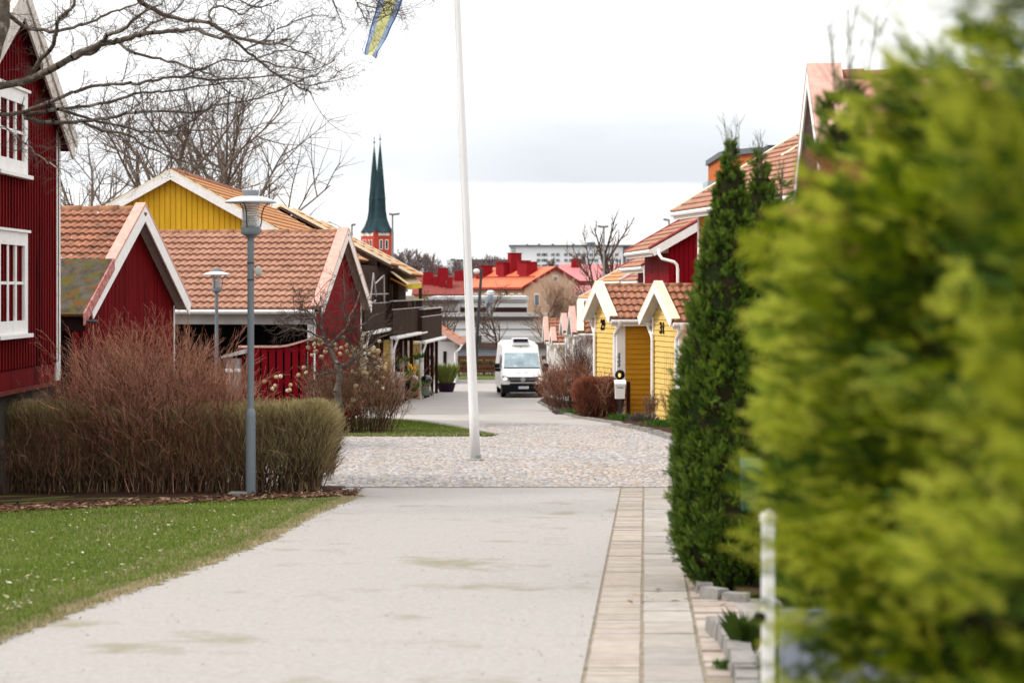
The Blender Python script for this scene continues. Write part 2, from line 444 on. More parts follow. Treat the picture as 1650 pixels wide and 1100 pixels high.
nz = n.new('ShaderNodeTexNoise'); nz.inputs['Scale'].default_value = 3.0; nz.inputs['Detail'].default_value = 5; nz.inputs['Roughness'].default_value = .55; l.new(mp.outputs[0], nz.inputs[0])
mp2 = n.new('ShaderNodeMapping'); mp2.inputs['Scale'].default_value = (14,14,30); l.new(tc.outputs['Generated'], mp2.inputs[0])
nz2 = n.new('ShaderNodeTexNoise'); nz2.inputs['Scale'].default_value = 2.0; nz2.inputs['Detail'].default_value = 6; l.new(mp2.outputs[0], nz2.inputs[0])
# overcast brightness: zenith about three times the horizon
el = sp.outputs['Z']
base = mrange(el, 0.0, 1.0, SKY_LO, SKY_HI, False)
# a long grey cloud bank with a sharp lower edge about three degrees up
elw = math_('ADD', el, math_('MULTIPLY', math_('SUBTRACT', nz2.outputs['Fac'], .5), .006))
bank = math_('MULTIPLY', mrange(elw,.0505,.0545,0,1), mrange(elw,.060,.115,1,0))
azr = math_('DIVIDE', sp.outputs['X'], math_('MAXIMUM', math_('ABSOLUTE', sp.outputs['Y']), .05))
side = math_('MULTIPLY', mrange(azr,-.09,.03,.35,1), mrange(azr,.10,.20,1,.25))
bank = math_('MULTIPLY', bank, side)
soft = math_('MULTIPLY', mrange(nz.outputs['Fac'],.42,.68,0,1), mrange(el,.03,.5,.5,1))
dark = math_('ADD', math_('MULTIPLY', bank, .25), math_('MULTIPLY', soft, .09))
cl = n.new('ShaderNodeMix'); cl.data_type = 'RGBA'; l.new(math_('MULTIPLY', dark, 2.2), cl.inputs[0])
cl.inputs[6].default_value = (1.0,.995,.99,1); cl.inputs[7].default_value = (.87,.955,1.08,1)
st = math_('MULTIPLY', base, math_('SUBTRACT', 1.0, dark))
l.new(cl.outputs[2], bg2.inputs[0]); l.new(st, bg2.inputs[1])
mx.inputs[0].default_value = .93
l.new(bg1.outputs[0], mx.inputs[1]); l.new(bg2.outputs[0], mx.inputs[2]); l.new(mx.outputs[0], out.inputs[0])
sl = bpy.data.lights.new('sun','SUN'); sl.energy = SUN_E; sl.angle = rad(12); sl.color = (1,.95,.88)
so = bpy.data.objects.new('sun', sl); COL.objects.link(so); so.location = (-20,0,30)
dv = Vector((math.sin(rad(SUN_AZ))*math.cos(rad(SUN_EL)), math.cos(rad(SUN_AZ))*math.cos(rad(SUN_EL)), math.sin(rad(SUN_EL))))
so.rotation_euler = dv.to_track_quat('Z','Y').to_euler()

# ------------------------------------------------------------------ ground
earth = mat('bare_earth', (.10,.075,.055), (.16,.125,.095), scale=1.5, detail=8, rough=.95, blot=(.06,.075,.025), blthr=.55, blscale=.6, bump=.4, bscale=18)
roadm = mat('pale_gravel_asphalt', (.385,.358,.336), (.315,.293,.276), scale=26, detail=10, rough=.93, blot=(.255,.232,.175), blthr=.565, blscale=1.15, speck=(.26,.24,.22), sscale=120, sthr=.62, bump=.35, bscale=150, coords='Generated' if False else 'Object')
road2m= mat('pale_asphalt', (.39,.366,.345), (.33,.31,.292), scale=.8, detail=8, rough=.93, speck=(.30,.28,.26), sscale=40, sthr=.62, bump=.2, bscale=60)
mortar= mat('cobble_joints', (.075,.058,.046), (.045,.034,.026), scale=8, rough=.95)
cobm  = mat('cobble_stone', (.46,.435,.415), (.36,.34,.325), scale=9, rough=.85, attr='tint', bump=.3, bscale=60)
slabm = mat('concrete_slabs', (.345,.318,.288), (.285,.263,.238), scale=7, detail=7, rough=.9, attr='tint', blot=(.27,.255,.24), blthr=.58, blscale=1.8, bump=.2, bscale=50)
brickm= mat('clinker_paving', (.37,.33,.29), (.31,.275,.24), scale=10, detail=6, rough=.92, attr='tint', bump=.3, bscale=50)
granite=mat('kerb_granite', (.27,.255,.235), (.20,.19,.175), scale=14, rough=.9, blot=(.13,.125,.11), blthr=.6, blscale=5, bump=.4)
soil  = mat('dark_mulch', (.040,.022,.015), (.065,.036,.024), scale=14, detail=8, rough=1, spec=.05, bump=.6, bscale=40)
lawnm = mat('lawn_turf', (.085,.115,.022), (.12,.13,.04), scale=3, detail=8, rough=1, spec=.05, blot=(.15,.125,.055), blthr=.58, blscale=1.3, bump=.5, bscale=60)
edge_m= mat('dead_grass_edge', (.22,.17,.105), (.16,.13,.06), scale=10, detail=7, rough=1, blot=(.09,.06,.035), blthr=.62, blscale=4, bump=.4)

def rows(d0,d1,step):
    q=[d0]; 
    while q[-1]+step<d1: q.append(q[-1]+step)
    q.append(d1)
    for a,_ in PROF:
        if d0<a<d1 and min(abs(a-x) for x in q)>1e-3: q.append(a)
    return sorted(q)
def strip(name, dl, left, right, lift, m, nx=4, kind='structure', rough=0.0):
    mb=MB(); V=[]
    for d in dl:
        a,b=left(d),right(d)
        for i in range(nx+1):
            V.append((a+(b-a)*i/nx, d, gz(d)+lift+ (R.uniform(-rough,rough) if rough else 0)))
    k=nx+1
    mb.add(V,[(j*k+i,j*k+i+1,(j+1)*k+i+1,(j+1)*k+i) for j in range(len(dl)-1) for i in range(nx)])
    return tag(mb.build(name,m), kind=kind)
def poly(pts):
    """piecewise-linear x(d) through ground points"""
    q=sorted((v.y,v.x) for v in pts)
    def f(d):
        if d<=q[0][0]: a,b=q[0],q[1]
        elif d>=q[-1][0]: a,b=q[-2],q[-1]
        else:
            for a,b in zip(q,q[1:]):
                if d<=b[0]: break
        return a[1]+(b[1]-a[1])*(d-a[0])/(b[0]-a[0]+1e-9)
    return f
dl=[-40,-20,-10,-5]+rows(0,130,5)+[160,200,300,400,600,900,1500,2500,4000]
strip('ground', sorted(set(dl)), lambda d:-1500 if d>140 else -400, lambda d:1500 if d>140 else 400, -.07, earth, 8)

XL=poly([gp(0,1033),gp(120,987),gp(280,931),gp(440,868),gp(520,823),gp(588,797)])
XR=lambda d: .346+.0667*(d-10.1)
XG=lambda d: XR(d)+.31
XS=lambda d: XG(d)+.33
strip('road', rows(-3,26.8,.8), lambda d: XL(d)-.05-(0.9 if d>25.0 else 0), XR, 0.0, roadm, 8)
strip('upper_road', rows(47.0,127,1.5), lambda d: -13.0, lambda d: 7.5 if d<66 else 6.0, -.002, road2m, 10)
strip('cobble_bed', rows(26.75,57,1.5), lambda d: -9.0, lambda d: 7.5, -.012, mortar, 6)

# cobbles: every stone its own domed block in one paved surface, laid in shallow arcs
def cobbles():
    V=[];Q=[];T=[]
    ps=.100; rowsn=int((56-26.75)/ps)
    b=0
    for j in range(rowsn):
        d0=26.80+j*ps
        x=-5.2+R.uniform(0,.1)
        while x<4.6:
            wd=R.uniform(.080,.118)
            ph=(x%1.5)/1.5-.5
            d=d0+.30*(1-4*ph*ph)-.3*.66
            lim=47.6 if x<-.75 else 55.5-max(0,(x-1.2))*1.2
            if d<26.82 or d>lim or x>.0825*d+.4: x+=wd; continue
            g=R.uniform(.010,.022); z=gz(d)+R.uniform(.003,.014); hh=ps*.5-g*.6
            sl=ph*.5
            cx=x+wd/2
            tx=R.uniform(-.004,.004); ty=R.uniform(-.005,.005)
            tb=[]; 
            for sx,sy in ((-1,-1),(1,-1),(1,1),(-1,1)):
                jx=R.uniform(-.007,.007); jy=R.uniform(-.007,.007)
                px=cx+sx*(wd/2-g/2)+jx; py=d+sy*hh+jy+sl*sx*(wd/2)*.35
                tb.append((px,py,gz(py)-.02))
            top=[(cx+(p[0]-cx)*.84, d+(p[1]-d)*.82, z+tx*(1 if p[0]>cx else -1)+ty*(1 if p[1]>d else -1)+(gz(p[1])-gz(d))*.8) for p in tb]
            V+=tb+top
            Q+=[(b+4,b+5,b+6,b+7),(b,b+1,b+5,b+4),(b+1,b+2,b+6,b+5),(b+2,b+3,b+7,b+6),(b+3,b,b+4,b+7)]
            k=R.random(); t=R.uniform(.72,1.12)
            nzv=noise.noise(Vector((cx*.35,d*.25,3)))
            c=(1.0,1.0,1.02) if k<.5-nzv*.6 else ((1.08,.97,.88) if k<.86 else (.86,.86,.9))
            T+=[(c[0]*t,c[1]*t,c[2]*t,1)]*20
            b+=8; x+=wd
    o=np_mesh('cobblestones',V,Q,cobm)
    at=o.data.color_attributes.new('tint','FLOAT_COLOR','CORNER'); at.data.foreach_set('color',np.asarray(T,dtype=np.float32).ravel())
    tag(o,kind='structure')
cobbles()

def pavers(name, d0, d1, left, right, pitch, m, lift, gap=.008, jit=.004, tint=.12, warm=0.03, jl=.004):
    mb=MB(); d=d0
    while d<d1:
        e=d+pitch*R.uniform(.9,1.1)
        z0=gz(d)+lift+R.uniform(-jit,jit); z1=gz(e-gap)+lift+R.uniform(-jit,jit)
        a,b=left(d)+R.uniform(-jl,jl),right(d)+R.uniform(-jl,jl); a2,b2=left(e),right(e)
        t=1+R.uniform(-tint,tint); c=(t*(1+R.uniform(0,warm)),t,t*(1-R.uniform(0,warm)))
        mb.hexa([(a,d,z0-.06),(b,d,z0-.06),(b2,e-gap,z1-.06),(a2,e-gap,z1-.06),(a,d,z0),(b,d,z0),(b2,e-gap,z1),(a2,e-gap,z1)],0,c)
        d=e
    return tag(mb.build(name,m,colors=True),kind='structure')
strip('paving_joints', rows(-2,26.9,1), lambda d: XR(d)-.02, lambda d: XS(d)+.75, -.006, mat('sandy_joints',(.27,.225,.175),(.20,.165,.12),scale=9,blot=(.05,.07,.02),blthr=.6,blscale=6,rough=1), 4)
pavers('gutter_paving', 3, 26.72, lambda d: XR(d)+.022, lambda d: XG(d)-.012, .135, brickm, .0, jit=.003, tint=.05, warm=.05, gap=.012)
pavers('slab_path', 3, 26.72, lambda d: XG(d)+.012, lambda d: XS(d)-.012, .60, slabm, .004, jit=.004, tint=.13, warm=.04, gap=.02)
pavers('side_paving', 3, 26.72, lambda d: XS(d)+.012, lambda d: XS(d)+.30, .105, brickm, .0, jit=.005, tint=.16, warm=.08, gap=.014)
pavers('cobble_border', 26.72, 26.80, lambda d: XL(d)-.6, lambda d: XS(d)+.4, .10, slabm, .012)

# lawns
ML=poly([gp(0,829),gp(200,816),gp(400,808),gp(500,806),gp(560,800)])
def lawn_top_d(X):   # far edge of the near lawn, where the mulch starts
    return min(24.8, 21.8+(X+5.6)*.80)
def near_lawn():
    V=[];Q=[];nx=40
    ds=rows(8,25.0,.5)
    mb=MB()
    strip('lawn', ds, lambda d: -14.0, lambda d: XL(d)-.12, .006, lawnm, 24)
near_lawn()
strip('lawn_edge', rows(8,25.2,.07), lambda d: XL(d)-.15+R.uniform(-.05,.05), lambda d: XL(d)+.0+R.uniform(-.06,.06)+.05*noise.noise(Vector((d*1.3,0,0))), .003, edge_m, 2)
strip('planting_bed', rows(17.0,26.9,.3), lambda d: -14.0, lambda d: min(-5.6+(d-21.8)/.80, -1.95-max(0,d-25)*.16), .010, soil, 30, rough=.012)

def ribbon(name, A, B, lift, m, n=6):
    V=[];k=n+1
    for a,b in zip(A,B):
        for i in range(k):
            q=a.lerp(b,i/n); V.append((q.x,q.y,gz(q.y)+lift))
    mb=MB(); mb.add(V,[(j*k+i,j*k+i+1,(j+1)*k+i+1,(j+1)*k+i) for j in range(len(A)-1) for i in range(n)])
    return tag(mb.build(name,m),kind='structure')
pxs=[520,560,600,640,680,700,730,760,785,795]; yt=[677,676.5,676,677,680.5,684,689,695,700.5,702.5]
ribbon('grass_wedge',[gp(x,703.5) for x in pxs],[gp(x,y) for x,y in zip(pxs,yt)],.02,lawnm)
ribbon('wedge_kerb',[gp(x,y) for x,y in zip(pxs,yt)],[gp(x+9,y-2.2) for x,y in zip(pxs,yt)],.03,slabm if False else granite,2)
ribbon('far_lawn',[P(x,603+ (5 if x<770 else 0),118)*1.0 for x in (600,700,800,900)],[P(x,600,127) for x in (600,700,800,900)],.03,lawnm)

lA=mat('brown_leaf',(.16,.075,.04),(.10,.045,.025),scale=3,rough=.9); lB=mat('pale_leaf',(.36,.25,.17),(.26,.17,.11),scale=3,rough=.9); lC=mat('dark_leaf',(.07,.035,.022),rough=.9)
def litter(name, spots, size, mats, label, cat):
    V=[];Q=[];mi=[];b=0
    for (x,y,z) in spots:
        a=R.uniform(0,6.28); s=size*R.uniform(.5,1.4); t=R.uniform(-.5,.5); lw=R.uniform(.25,.6)
        c,sn=math.cos(a),math.sin(a)
        for u,v in ((-1,0),(0,-lw),(1,0),(0,lw)):
            V.append((x+(u*c-v*sn)*s, y+(u*sn+v*c)*s, z+.004+abs(t)*s*.5+(u*t*.5+R.uniform(-.15,.15))*s))
        Q.append((b,b+1,b+2,b+3)); b+=4; mi.append(R.randrange(len(mats)))
    return tag(np_mesh(name,V,Q,mats,mi=mi),label,cat,kind='stuff')
# blades of grass and dry straw on the lawns
gA=mat('grass_blade',(.16,.225,.035),(.20,.25,.05),scale=2,rough=.8,spec=.1,trans=.3)
gB=mat('grass_blade_dark',(.10,.16,.022),rough=.8,spec=.1,trans=.3)
gC=mat('dry_straw',(.40,.34,.20),(.30,.25,.14),scale=3,rough=.9,spec=.1)
def grass(name, pts, hs, ws, mi):
    n_=len(pts); pts=np.asarray(pts); a=NR.uniform(0,2*math.pi,n_); ln=NR.uniform(.1,.75,n_)
    b=NR.uniform(0,2*math.pi,n_)
    dx=np.stack([np.cos(a),np.sin(a),np.zeros(n_)],1)*np.asarray(ws)[:,None]
    tip=pts+np.stack([np.cos(b)*ln*hs,np.sin(b)*ln*hs,hs],1)
    V=np.stack([pts-dx,pts+dx,tip],1).reshape(-1,3)
    Q=np.arange(3*n_).reshape(-1,3)
    return tag(np_mesh(name,V,Q,[gA,gB,gC],mi=mi),'short spring grass with dry blades growing over the turf','grass',kind='stuff')
pts=[];hs=[];ws=[];mi=[]
while len(pts)<125000:
    d=11+ (R.random()**.9)*14.2; x=R.uniform(gx(-30,d)-(2.5 if R.random()<.4 else 0),XL(d)+.03) if R.random()<.88 else XL(d)-.12+R.gauss(0,.09)
    dd=lawn_top_d(x)
    if d>dd+.15+R.uniform(-.2,.25): continue
    e=XL(d)-x
    nv=noise.noise(Vector((x*.9,d*.55,0)))+.5*noise.noise(Vector((x*3,d*2,5)))
    if e<.06 and R.random()>.30: continue
    dry=.20+.5*max(0,-nv)+(.35 if e<.6 else 0)+(.3 if e<.15 else 0)
    pts.append((x,d,gz(d)+.012)); k=2 if R.random()<dry else (0 if R.random()<.62+nv*.3 else 1)
    mi.append(k); hs.append(R.uniform(.02,.045)*(.55 if k==2 else 1)); ws.append(R.uniform(.003,.006)*(1.3 if k==2 else 1))
grass('lawn_grass',pts,np.asarray(hs),ws,mi)
sp_=[]
for k in range(900):
    d=8+R.random()**1.3*18; x=XL(d)+(XR(d)-XL(d))*(R.random()**(2.2 if R.random()<.5 else 1) if R.random()<.6 else 1-R.random()**2*.5); sp_.append((x,d,gz(d)))
litter('road_grit',sp_,.010,[mat('grit_dark',(.16,.14,.12),rough=.9),mat('grit_pale',(.45,.42,.38),rough=.9),lA,mat('grit_dark',(.16,.14,.12))],'fine grit and leaf crumbs scattered on the pale road','grit')
pts=[];hs=[];ws=[];mi=[]
for k in range(24000):
    px=R.uniform(535,795); 
    t=np.interp(px,pxs,yt); py=t+(703.3-t)*R.random()
    v=gp(px,py,.02); pts.append(tuple(v)); kk=2 if R.random()<(.3 if py>697 else .06) else (0 if R.random()<.4 else 1); mi.append(kk)
    hs.append(R.uniform(.03,.06)); ws.append(R.uniform(.006,.011))
grass('wedge_grass',pts,np.asarray(hs),ws,mi)
# straw scraps lying flat on the lawn, and leaf litter on the bed
sp_=[]
for k in range(300):
    d=R.uniform(12,24); x=R.uniform(gx(-20,d),XL(d)-.3)
    if d<lawn_top_d(x): sp_.append((x,d,gz(d)+.055))
litter('straw_scraps',sp_,.019,[gC,mat('bleached_straw',(.55,.52,.42),rough=.9)],'pale straw scraps scattered over the near lawn','straw')
sp_=[]
for k in range(5200):
    x=R.uniform(-7.0,-1.95); d=lawn_top_d(x)+abs(R.gauss(0,.55))
    if d<26.6: sp_.append((x,d,gz(d)+.015+R.uniform(0,.02)))
litter('leaf_litter',sp_,.045,[lA,lB,lC,lA,lC],'brown fallen leaves lying under the bare hedge','leaf litter')
sp_=[]
for k in range(420):
    v=gp(R.uniform(548,632),R.uniform(672,694)); sp_.append((v.x,v.y,gz(v.y)+.06))
litter('shrub_litter',sp_,.07,[lA,lC,lC],'dark leaf litter round the dried hydrangea','leaf litter')
# ------------------------------------------------------------------ LEFT SIDE
UX=Vector((1,0,0)); UY=Vector((0,1,0)); UZ=Vector((0,0,1))

# two-storey dark red house, gable towards the street, receding along the view
def red_house():
    X0=-6.40; d1=27.93; pk=25.35; zg=gz(26)
    e=thing('wooden_house','tall dark red wooden house with white bargeboards and white framed windows at the left edge','house',(X0,d1,zg))
    # local: x street-ward, y away; far corner at origin, house runs to y=-5.6
    W=5.2; half=W/2; tn=math.tan(rad(30)); zr=3.62-zg; ze=zr-half*tn; zb=-1.30-zg
    top=lambda a: ze+tn*(a if a<half else W-a)
    m=MB()
    m.prism([(0,0,zb),(0,-W,zb),(0,-W,ze),(0,-half,zr),(0,0,ze)],(-8,0,0))
    boards_v(m,(0,-W,0),(0,1,0),(1,0,0),0,W,zb+.28,lambda a: top(a)-.02,pitch=.15,batten=True)
    m.box(-.0,.032,-W,0,zb+.02,zb+.26)
    m.box(-8,.05,0.001,.03,zb,ze)
    m.build('wall',falu,e)
    p=MB(); p.box(-7.9,-.06,-W+.05,-.05,0,zb-.002); p.build('plinth',mat('stone_plinth',(.075,.066,.058),scale=4,rough=.9,bump=.3),e)
    st=MB(); st.box(-.02,.075,-W-.01,.02,zb-.035,zb+.015); st.build('sill_beam',mat('faded_red_beam',(.16,.035,.03),scale=5,rough=.8),e)
    c=MB(); c.box(.0,.06,-.21,.035,zb+.02,ze+.1); c.build('corner_board',mat('old_white_corner',(.68,.66,.63),(.58,.55,.52),scale=6,rough=.7,speck=(.40,.32,.27),sscale=16,sthr=.66),e)
    # roof and gable trim
    n1=Vector((0,tn,1)).normalized(); n2=Vector((0,-tn,1)).normalized()
    ov=.28; gx_=.18
    rf=MB(); bb=MB(); b2=MB(); so=MB()
    for n_,ye in ((n1,ov),(n2,-W-ov)):
        p0=Vector((gx_,ye,ze-tn*ov)); p1=Vector((gx_,-half,zr))
        rf.prism([p0+n_*.05,p1+UZ*(.05/n_.z),p1+UZ*(.16/n_.z),p0+n_*.16],(-8,0,0))
        bb.prism([p0-n_*.15,p1-UZ*(.15/n_.z),p1+UZ*(.05/n_.z),p0+n_*.05],(.03,0,0))
        b2.prism([p0+n_*.055-Vector((.03,0,0)),p1+UZ*(.055/n_.z)-Vector((.03,0,0)),p1+UZ*(.21/n_.z),p0+n_*.21][0:2]+[p1+UZ*(.21/n_.z)-Vector((.03,0,0)),p0+n_*.21-Vector((.03,0,0))],(.085,0,0))
        so.prism([p0-n_*.02,p1-UZ*(.02/n_.z),p1+UZ*(.03/n_.z),p0+n_*.03],(-.22,0,0))
    ro=rf.build('roof',tile,e); bb.build_split('bargeboard',offw,e); b2.build_split('verge_cap',offw,e); so.build_split('soffit',mat('dark_soffit',(.09,.012,.012),rough=.9),e)
    # windows: right edge at px 36
    def dwin(px): return X0*F/(px-HX)
    a1=dwin(35)-d1; wd=1.55
    for yt_,yb_ in ((374,538),(145,280)):
        dm=dwin(20); zt=-(yt_-HY)/F*dm; zb_=-(yb_-HY)/F*dm
        window(e,(.022,a1-wd,zb_-zg),(0,1,0),(1,0,0),wd,zt-zb_,framem=white,cols=3,rows=2,fw=.17,depth=.06,mull=.04)
    return e
red_house()

# red garage with the moss covered lean-to
def garage_a():
    d1=36.0; p=P(150,504,d1); psi=rad(-6)
    wt=6.67; ove=.32; w=wt-2*ove
    cx=p.x-.28; cyd=p.y+ove
    zg=gz(37)
    zr=P(0,344.5,39.3).z; 
    e=thing('red_garage','dark red plank garage with tiled roof and a mossy felt lean-to in front','garage',(cx,cyd,zg),psi)
    tn=(zr-p.z)/(wt/2); ze=p.z+tn*ove
    gabled(e,7.0,w,ze-zg,zr-zg,-1,falu,tile2,pinkm,white,soffit,ove=ove,ovg=.28,pitch=.085,capw=.20,bargeh=.22,gut=False,cornerm=None,tile_kw=dict(wave=.150,course=.255,amp=.032,lip=.050,res=8))
    # lean-to: continues the slope from half way down, lower and in front
    n_=Vector((0,-tn,1)).normalized()
    def sl(y,o=0): return Vector((0,y,ze-zg+tn*y))+n_*o
    m=MB(); ya=.98; yb=-.78
    a=sl(ya,.24); b=sl(yb,.24)
    m.prism([a+Vector((.33,0,0)),b+Vector((.33,0,0)),b+n_*.05+Vector((.33,0,0)),a+n_*.05+Vector((.33,0,0))],(-6.9,0,0))
    m.build('lean_to_roof',mat('mossy_roof_felt',(.045,.037,.028),(.10,.085,.065),scale=4,detail=9,rough=1,blot=(.085,.075,.012),blthr=.50,blscale=3.6,speck=(.12,.055,.018),sscale=6,sthr=.58,bump=.6,bscale=30),e)
    q=MB(); xo=Vector((.333,0,0)); q.prism([a+xo+Vector((0,0,-.16)),b+xo+Vector((0,0,-.16)),b+xo+n_*.06,a+xo+n_*.06],(.03,0,0)); q.build('lean_to_bargeboard',mat('peeling_pink_board',(.50,.27,.24),(.30,.08,.07),scale=8,rough=.8),e)
    f=MB(); f.box(-6.6,-.02,yb+.25,yb+.30,0,b.z-.32); f.box(-6.6,.33,yb-.02,yb+.0,b.z-.26,b.z-.02); f.build_split('lean_to_front',mat('black_boards_and_shade',(.010,.006,.006),(.02,.006,.006),rough=.9),e)  # near-black front also stands in for shade below the open eave
    s=MB(); s.box(-6.6,-.03,yb+.3,-.002,0,b.z-.3); s.build('lean_to_side',falu,e)
    g=MB(); g.tube([(.36,yb-.04,b.z-.09),(.56,yb-.02,b.z-.09)],.028,8); g.build('lean_to_gutter',dkmetal,e)
    c=MB(); c.box(-.0,.05,w-.02,w+.05,0,ze-zg-.1); c.build('corner_board',white,e)
garage_a()

# red carport with long tiled roof
def garage_b():
    d1=50.5; p=P(520,503,d1); psi=rad(-6)
    wt=7.2; ove=.36; w=wt-2*ove
    zg=gz(51)
    zr=P(0,379,54.1).z; tn=(zr-p.z)/(wt/2); ze=p.z+tn*ove
    e=thing('carport','bright red carport with long clay tiled roof and a dark open front','carport',(p.x-.26,p.y+ove,zg),psi)
    L=8.9
    gabled(e,L,w,ze-zg,zr-zg,-1,falu_b,tile,pinkm,white,soffit,ove=ove,ovg=.26,pitch=.15,capw=.29,bargeh=.2,gut=False,front_open=True,tile_kw=dict(wave=.19,course=.325,amp=.040,lip=.062,res=8))
    h=ze-zg
    m=MB(); m.box(-L,-.02,-.03,.06,h-.52,h-.04); m.build('fascia',mat('grey_white_fascia',(.46,.44,.42),(.38,.36,.35),scale=3,rough=.6),e)
    m=MB(); m.tube([(-L,-ove-.05,h-tn*ove+.02),(.1,-ove-.05,h-tn*ove+.02)],.05,10); m.box(-L,.1,-ove+.002,-ove+.03,h-tn*ove-.05,h-tn*ove+.06); m.build('gutter',white,e)
    for x in (-.16,-2.6,-5.1): 
        q=MB(); q.box(x,x+.14,-.03,.10,0,h-.52); q.build('post',white if x>-1 else brownd,e)
    q=MB(); q.box(-.002,.05,w-.06,w+.05,0,h-.03); q.box(.0,.045,-.05,.06,0,h-.04); q.build_split('corner_board',white,e)
    q=MB(); q.box(-L,-.16,.2,w-.15,h-.3,h-.26); q.box(-L,-.2,.1,w-.2,0.0,.03); q.build('ceiling',black,e)  # ceiling and floor coloured near-black in place of interior shade
    q=MB(); q.box(-L+.2,-.17,1.2,1.24,.0,h-.4); q.build('shade_sheet',black,e)  # added black sheet standing in for the shade inside the carport
garage_b()

# slatted red fence in front of the carport
def red_fence():
    d=49.0; zg=gz(d)
    e=thing('board_fence','red board fence with pinkish capping in front of the carport','fence',(gx(384,d),d,zg))
    ztop=P(0,560,d).z-zg; L=gx(519,d)-gx(384,d)
    pk=MB(); cp=MB(); rl=MB()
    def top(x): 
        t=max(0,(x-.95)/(L-.95)); return ztop+.22*t*t*(3-2*t)
    x=0
    while x<L-.05:
        pk.box(x,x+.14,0,.022,.08,top(x+.05)); x+=.19
    for z in (.35,ztop*.58,ztop-.1): rl.box(0,L,.023,.06,z,z+.09)
    n_=14
    for i in range(n_):
        a=L*i/n_; b=L*(i+1)/n_
        cp.hexa([(a,-.04,top(a)),(b,-.04,top(b)),(b,.07,top(b)),(a,.07,top(a)),(a,-.04,top(a)+.05),(b,-.04,top(b)+.05),(b,.07,top(b)+.05),(a,.07,top(a)+.05)])
    pk.build('picket_panel',falu_b,e); rl.build('rail',falu_b,e); cp.build('capping',pinkm,e)
    for x in (0.0,1.6,L-.1):
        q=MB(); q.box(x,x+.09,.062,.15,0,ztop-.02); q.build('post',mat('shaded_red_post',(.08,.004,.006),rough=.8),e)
red_fence()
def shelter():
    d=48.6; zg=gz(d); a=gx(364,d); b=gx(386,d)
    e=thing('bin_shelter','small grey shelter with sloping lid beside the red fence','shelter',(a,d,zg))
    z1=P(0,566,d).z-zg; w=b-a
    m=MB(); m.box(0,w,0,.7,0,z1-.18); m.build('box_body',mat('grey_boards',(.33,.32,.31),(.26,.25,.24),scale=6,rough=.8),e)
    m=MB(); m.hexa([(-.1,-.1,z1-.17),(w+.14,-.1,z1-.05),(w+.14,.8,z1-.05),(-.1,.8,z1-.17),(-.1,-.1,z1-.11),(w+.14,-.1,z1+.06),(w+.14,.8,z1+.06),(-.1,.8,z1-.11)]); m.build('lid',mat('grey_lid',(.45,.46,.47),rough=.5),e)
    m=MB(); m.box(-.02,w+.02,-.02,-.001,z1-.5,z1-.42); m.build('rail',white,e)
shelter()

# yellow gabled house with ridge running down the street
def yellow_house():
    d0=64.0; X=gx(278,d0); zr=P(0,283,d0).z; psi=rad(-1.0); zg=gz(66)
    e=thing('yellow_house','yellow plank house with white verge and a wide tiled roof behind the red garages','house',(X,d0,zg),psi)
    L=16; hw=4.25; tn=.555; ov=.35
    zr-=zg; ze=zr-tn*hw
    m=MB(); m.prism([(-hw,0,0),(hw,0,0),(hw,0,ze),(0,0,zr-.04),(-hw,0,ze)],(0,L,0))
    boards_v(m,(-hw,0,0),(1,0,0),(0,-1,0),0,2*hw,2.2,lambda a: zr-.12-tn*abs(a-hw),pitch=.175,gap=.028,batten=False)
    m.build('wall',canary,e)
    rf=MB(); bb=MB(); cp=MB()
    for s in (-1,1):
        n_=Vector((s*tn,0,1)).normalized(); xe=s*(hw+.5); z0=zr-tn*(hw+.5)
        p0=Vector((xe,-ov,z0)); p1=Vector((0,-ov,zr))
        rf.prism([p0+n_*.02,p1+UZ*(.02/n_.z),p1+UZ*(.1/n_.z),p0+n_*.1],(0,L+2*ov,0),1)
        tiles(rf,Vector((0,-ov,zr))+n_*.11,(0,1,0),(s,0,-tn),L+2*ov,(hw+.5)*math.sqrt(1+tn*tn),wave=.3,course=.42,amp=.035,lip=.06,res=4)
        bb.prism([p0-n_*.13,p1-UZ*(.13/n_.z),p1+UZ*(.12/n_.z),p0+n_*.12],(0,-.03,0))
        for yy in (-ov-.035,L+ov-.16):
            cp.prism([p0+n_*.121+UY*(yy+ov),p1+UZ*(.121/n_.z)+UY*(yy+ov),p1+UZ*(.17/n_.z)+UY*(yy+ov),p0+n_*.17+UY*(yy+ov)],(0,.19 if yy<0 else .32,0))
    ro=rf.build('roof',[tile3,under],e)
    rb=MB(); y=-ov
    while y<L+ov: 
        rb.tube([(0,y,zr+.13),(0,y+.42,zr+.14)],[.10,.125],8); y+=.4
    rb.build('ridge',tile2,ro)
    bb.build_split('bargeboard',white,e); cp.build_split('verge_cap',creamm,e)
yellow_house()

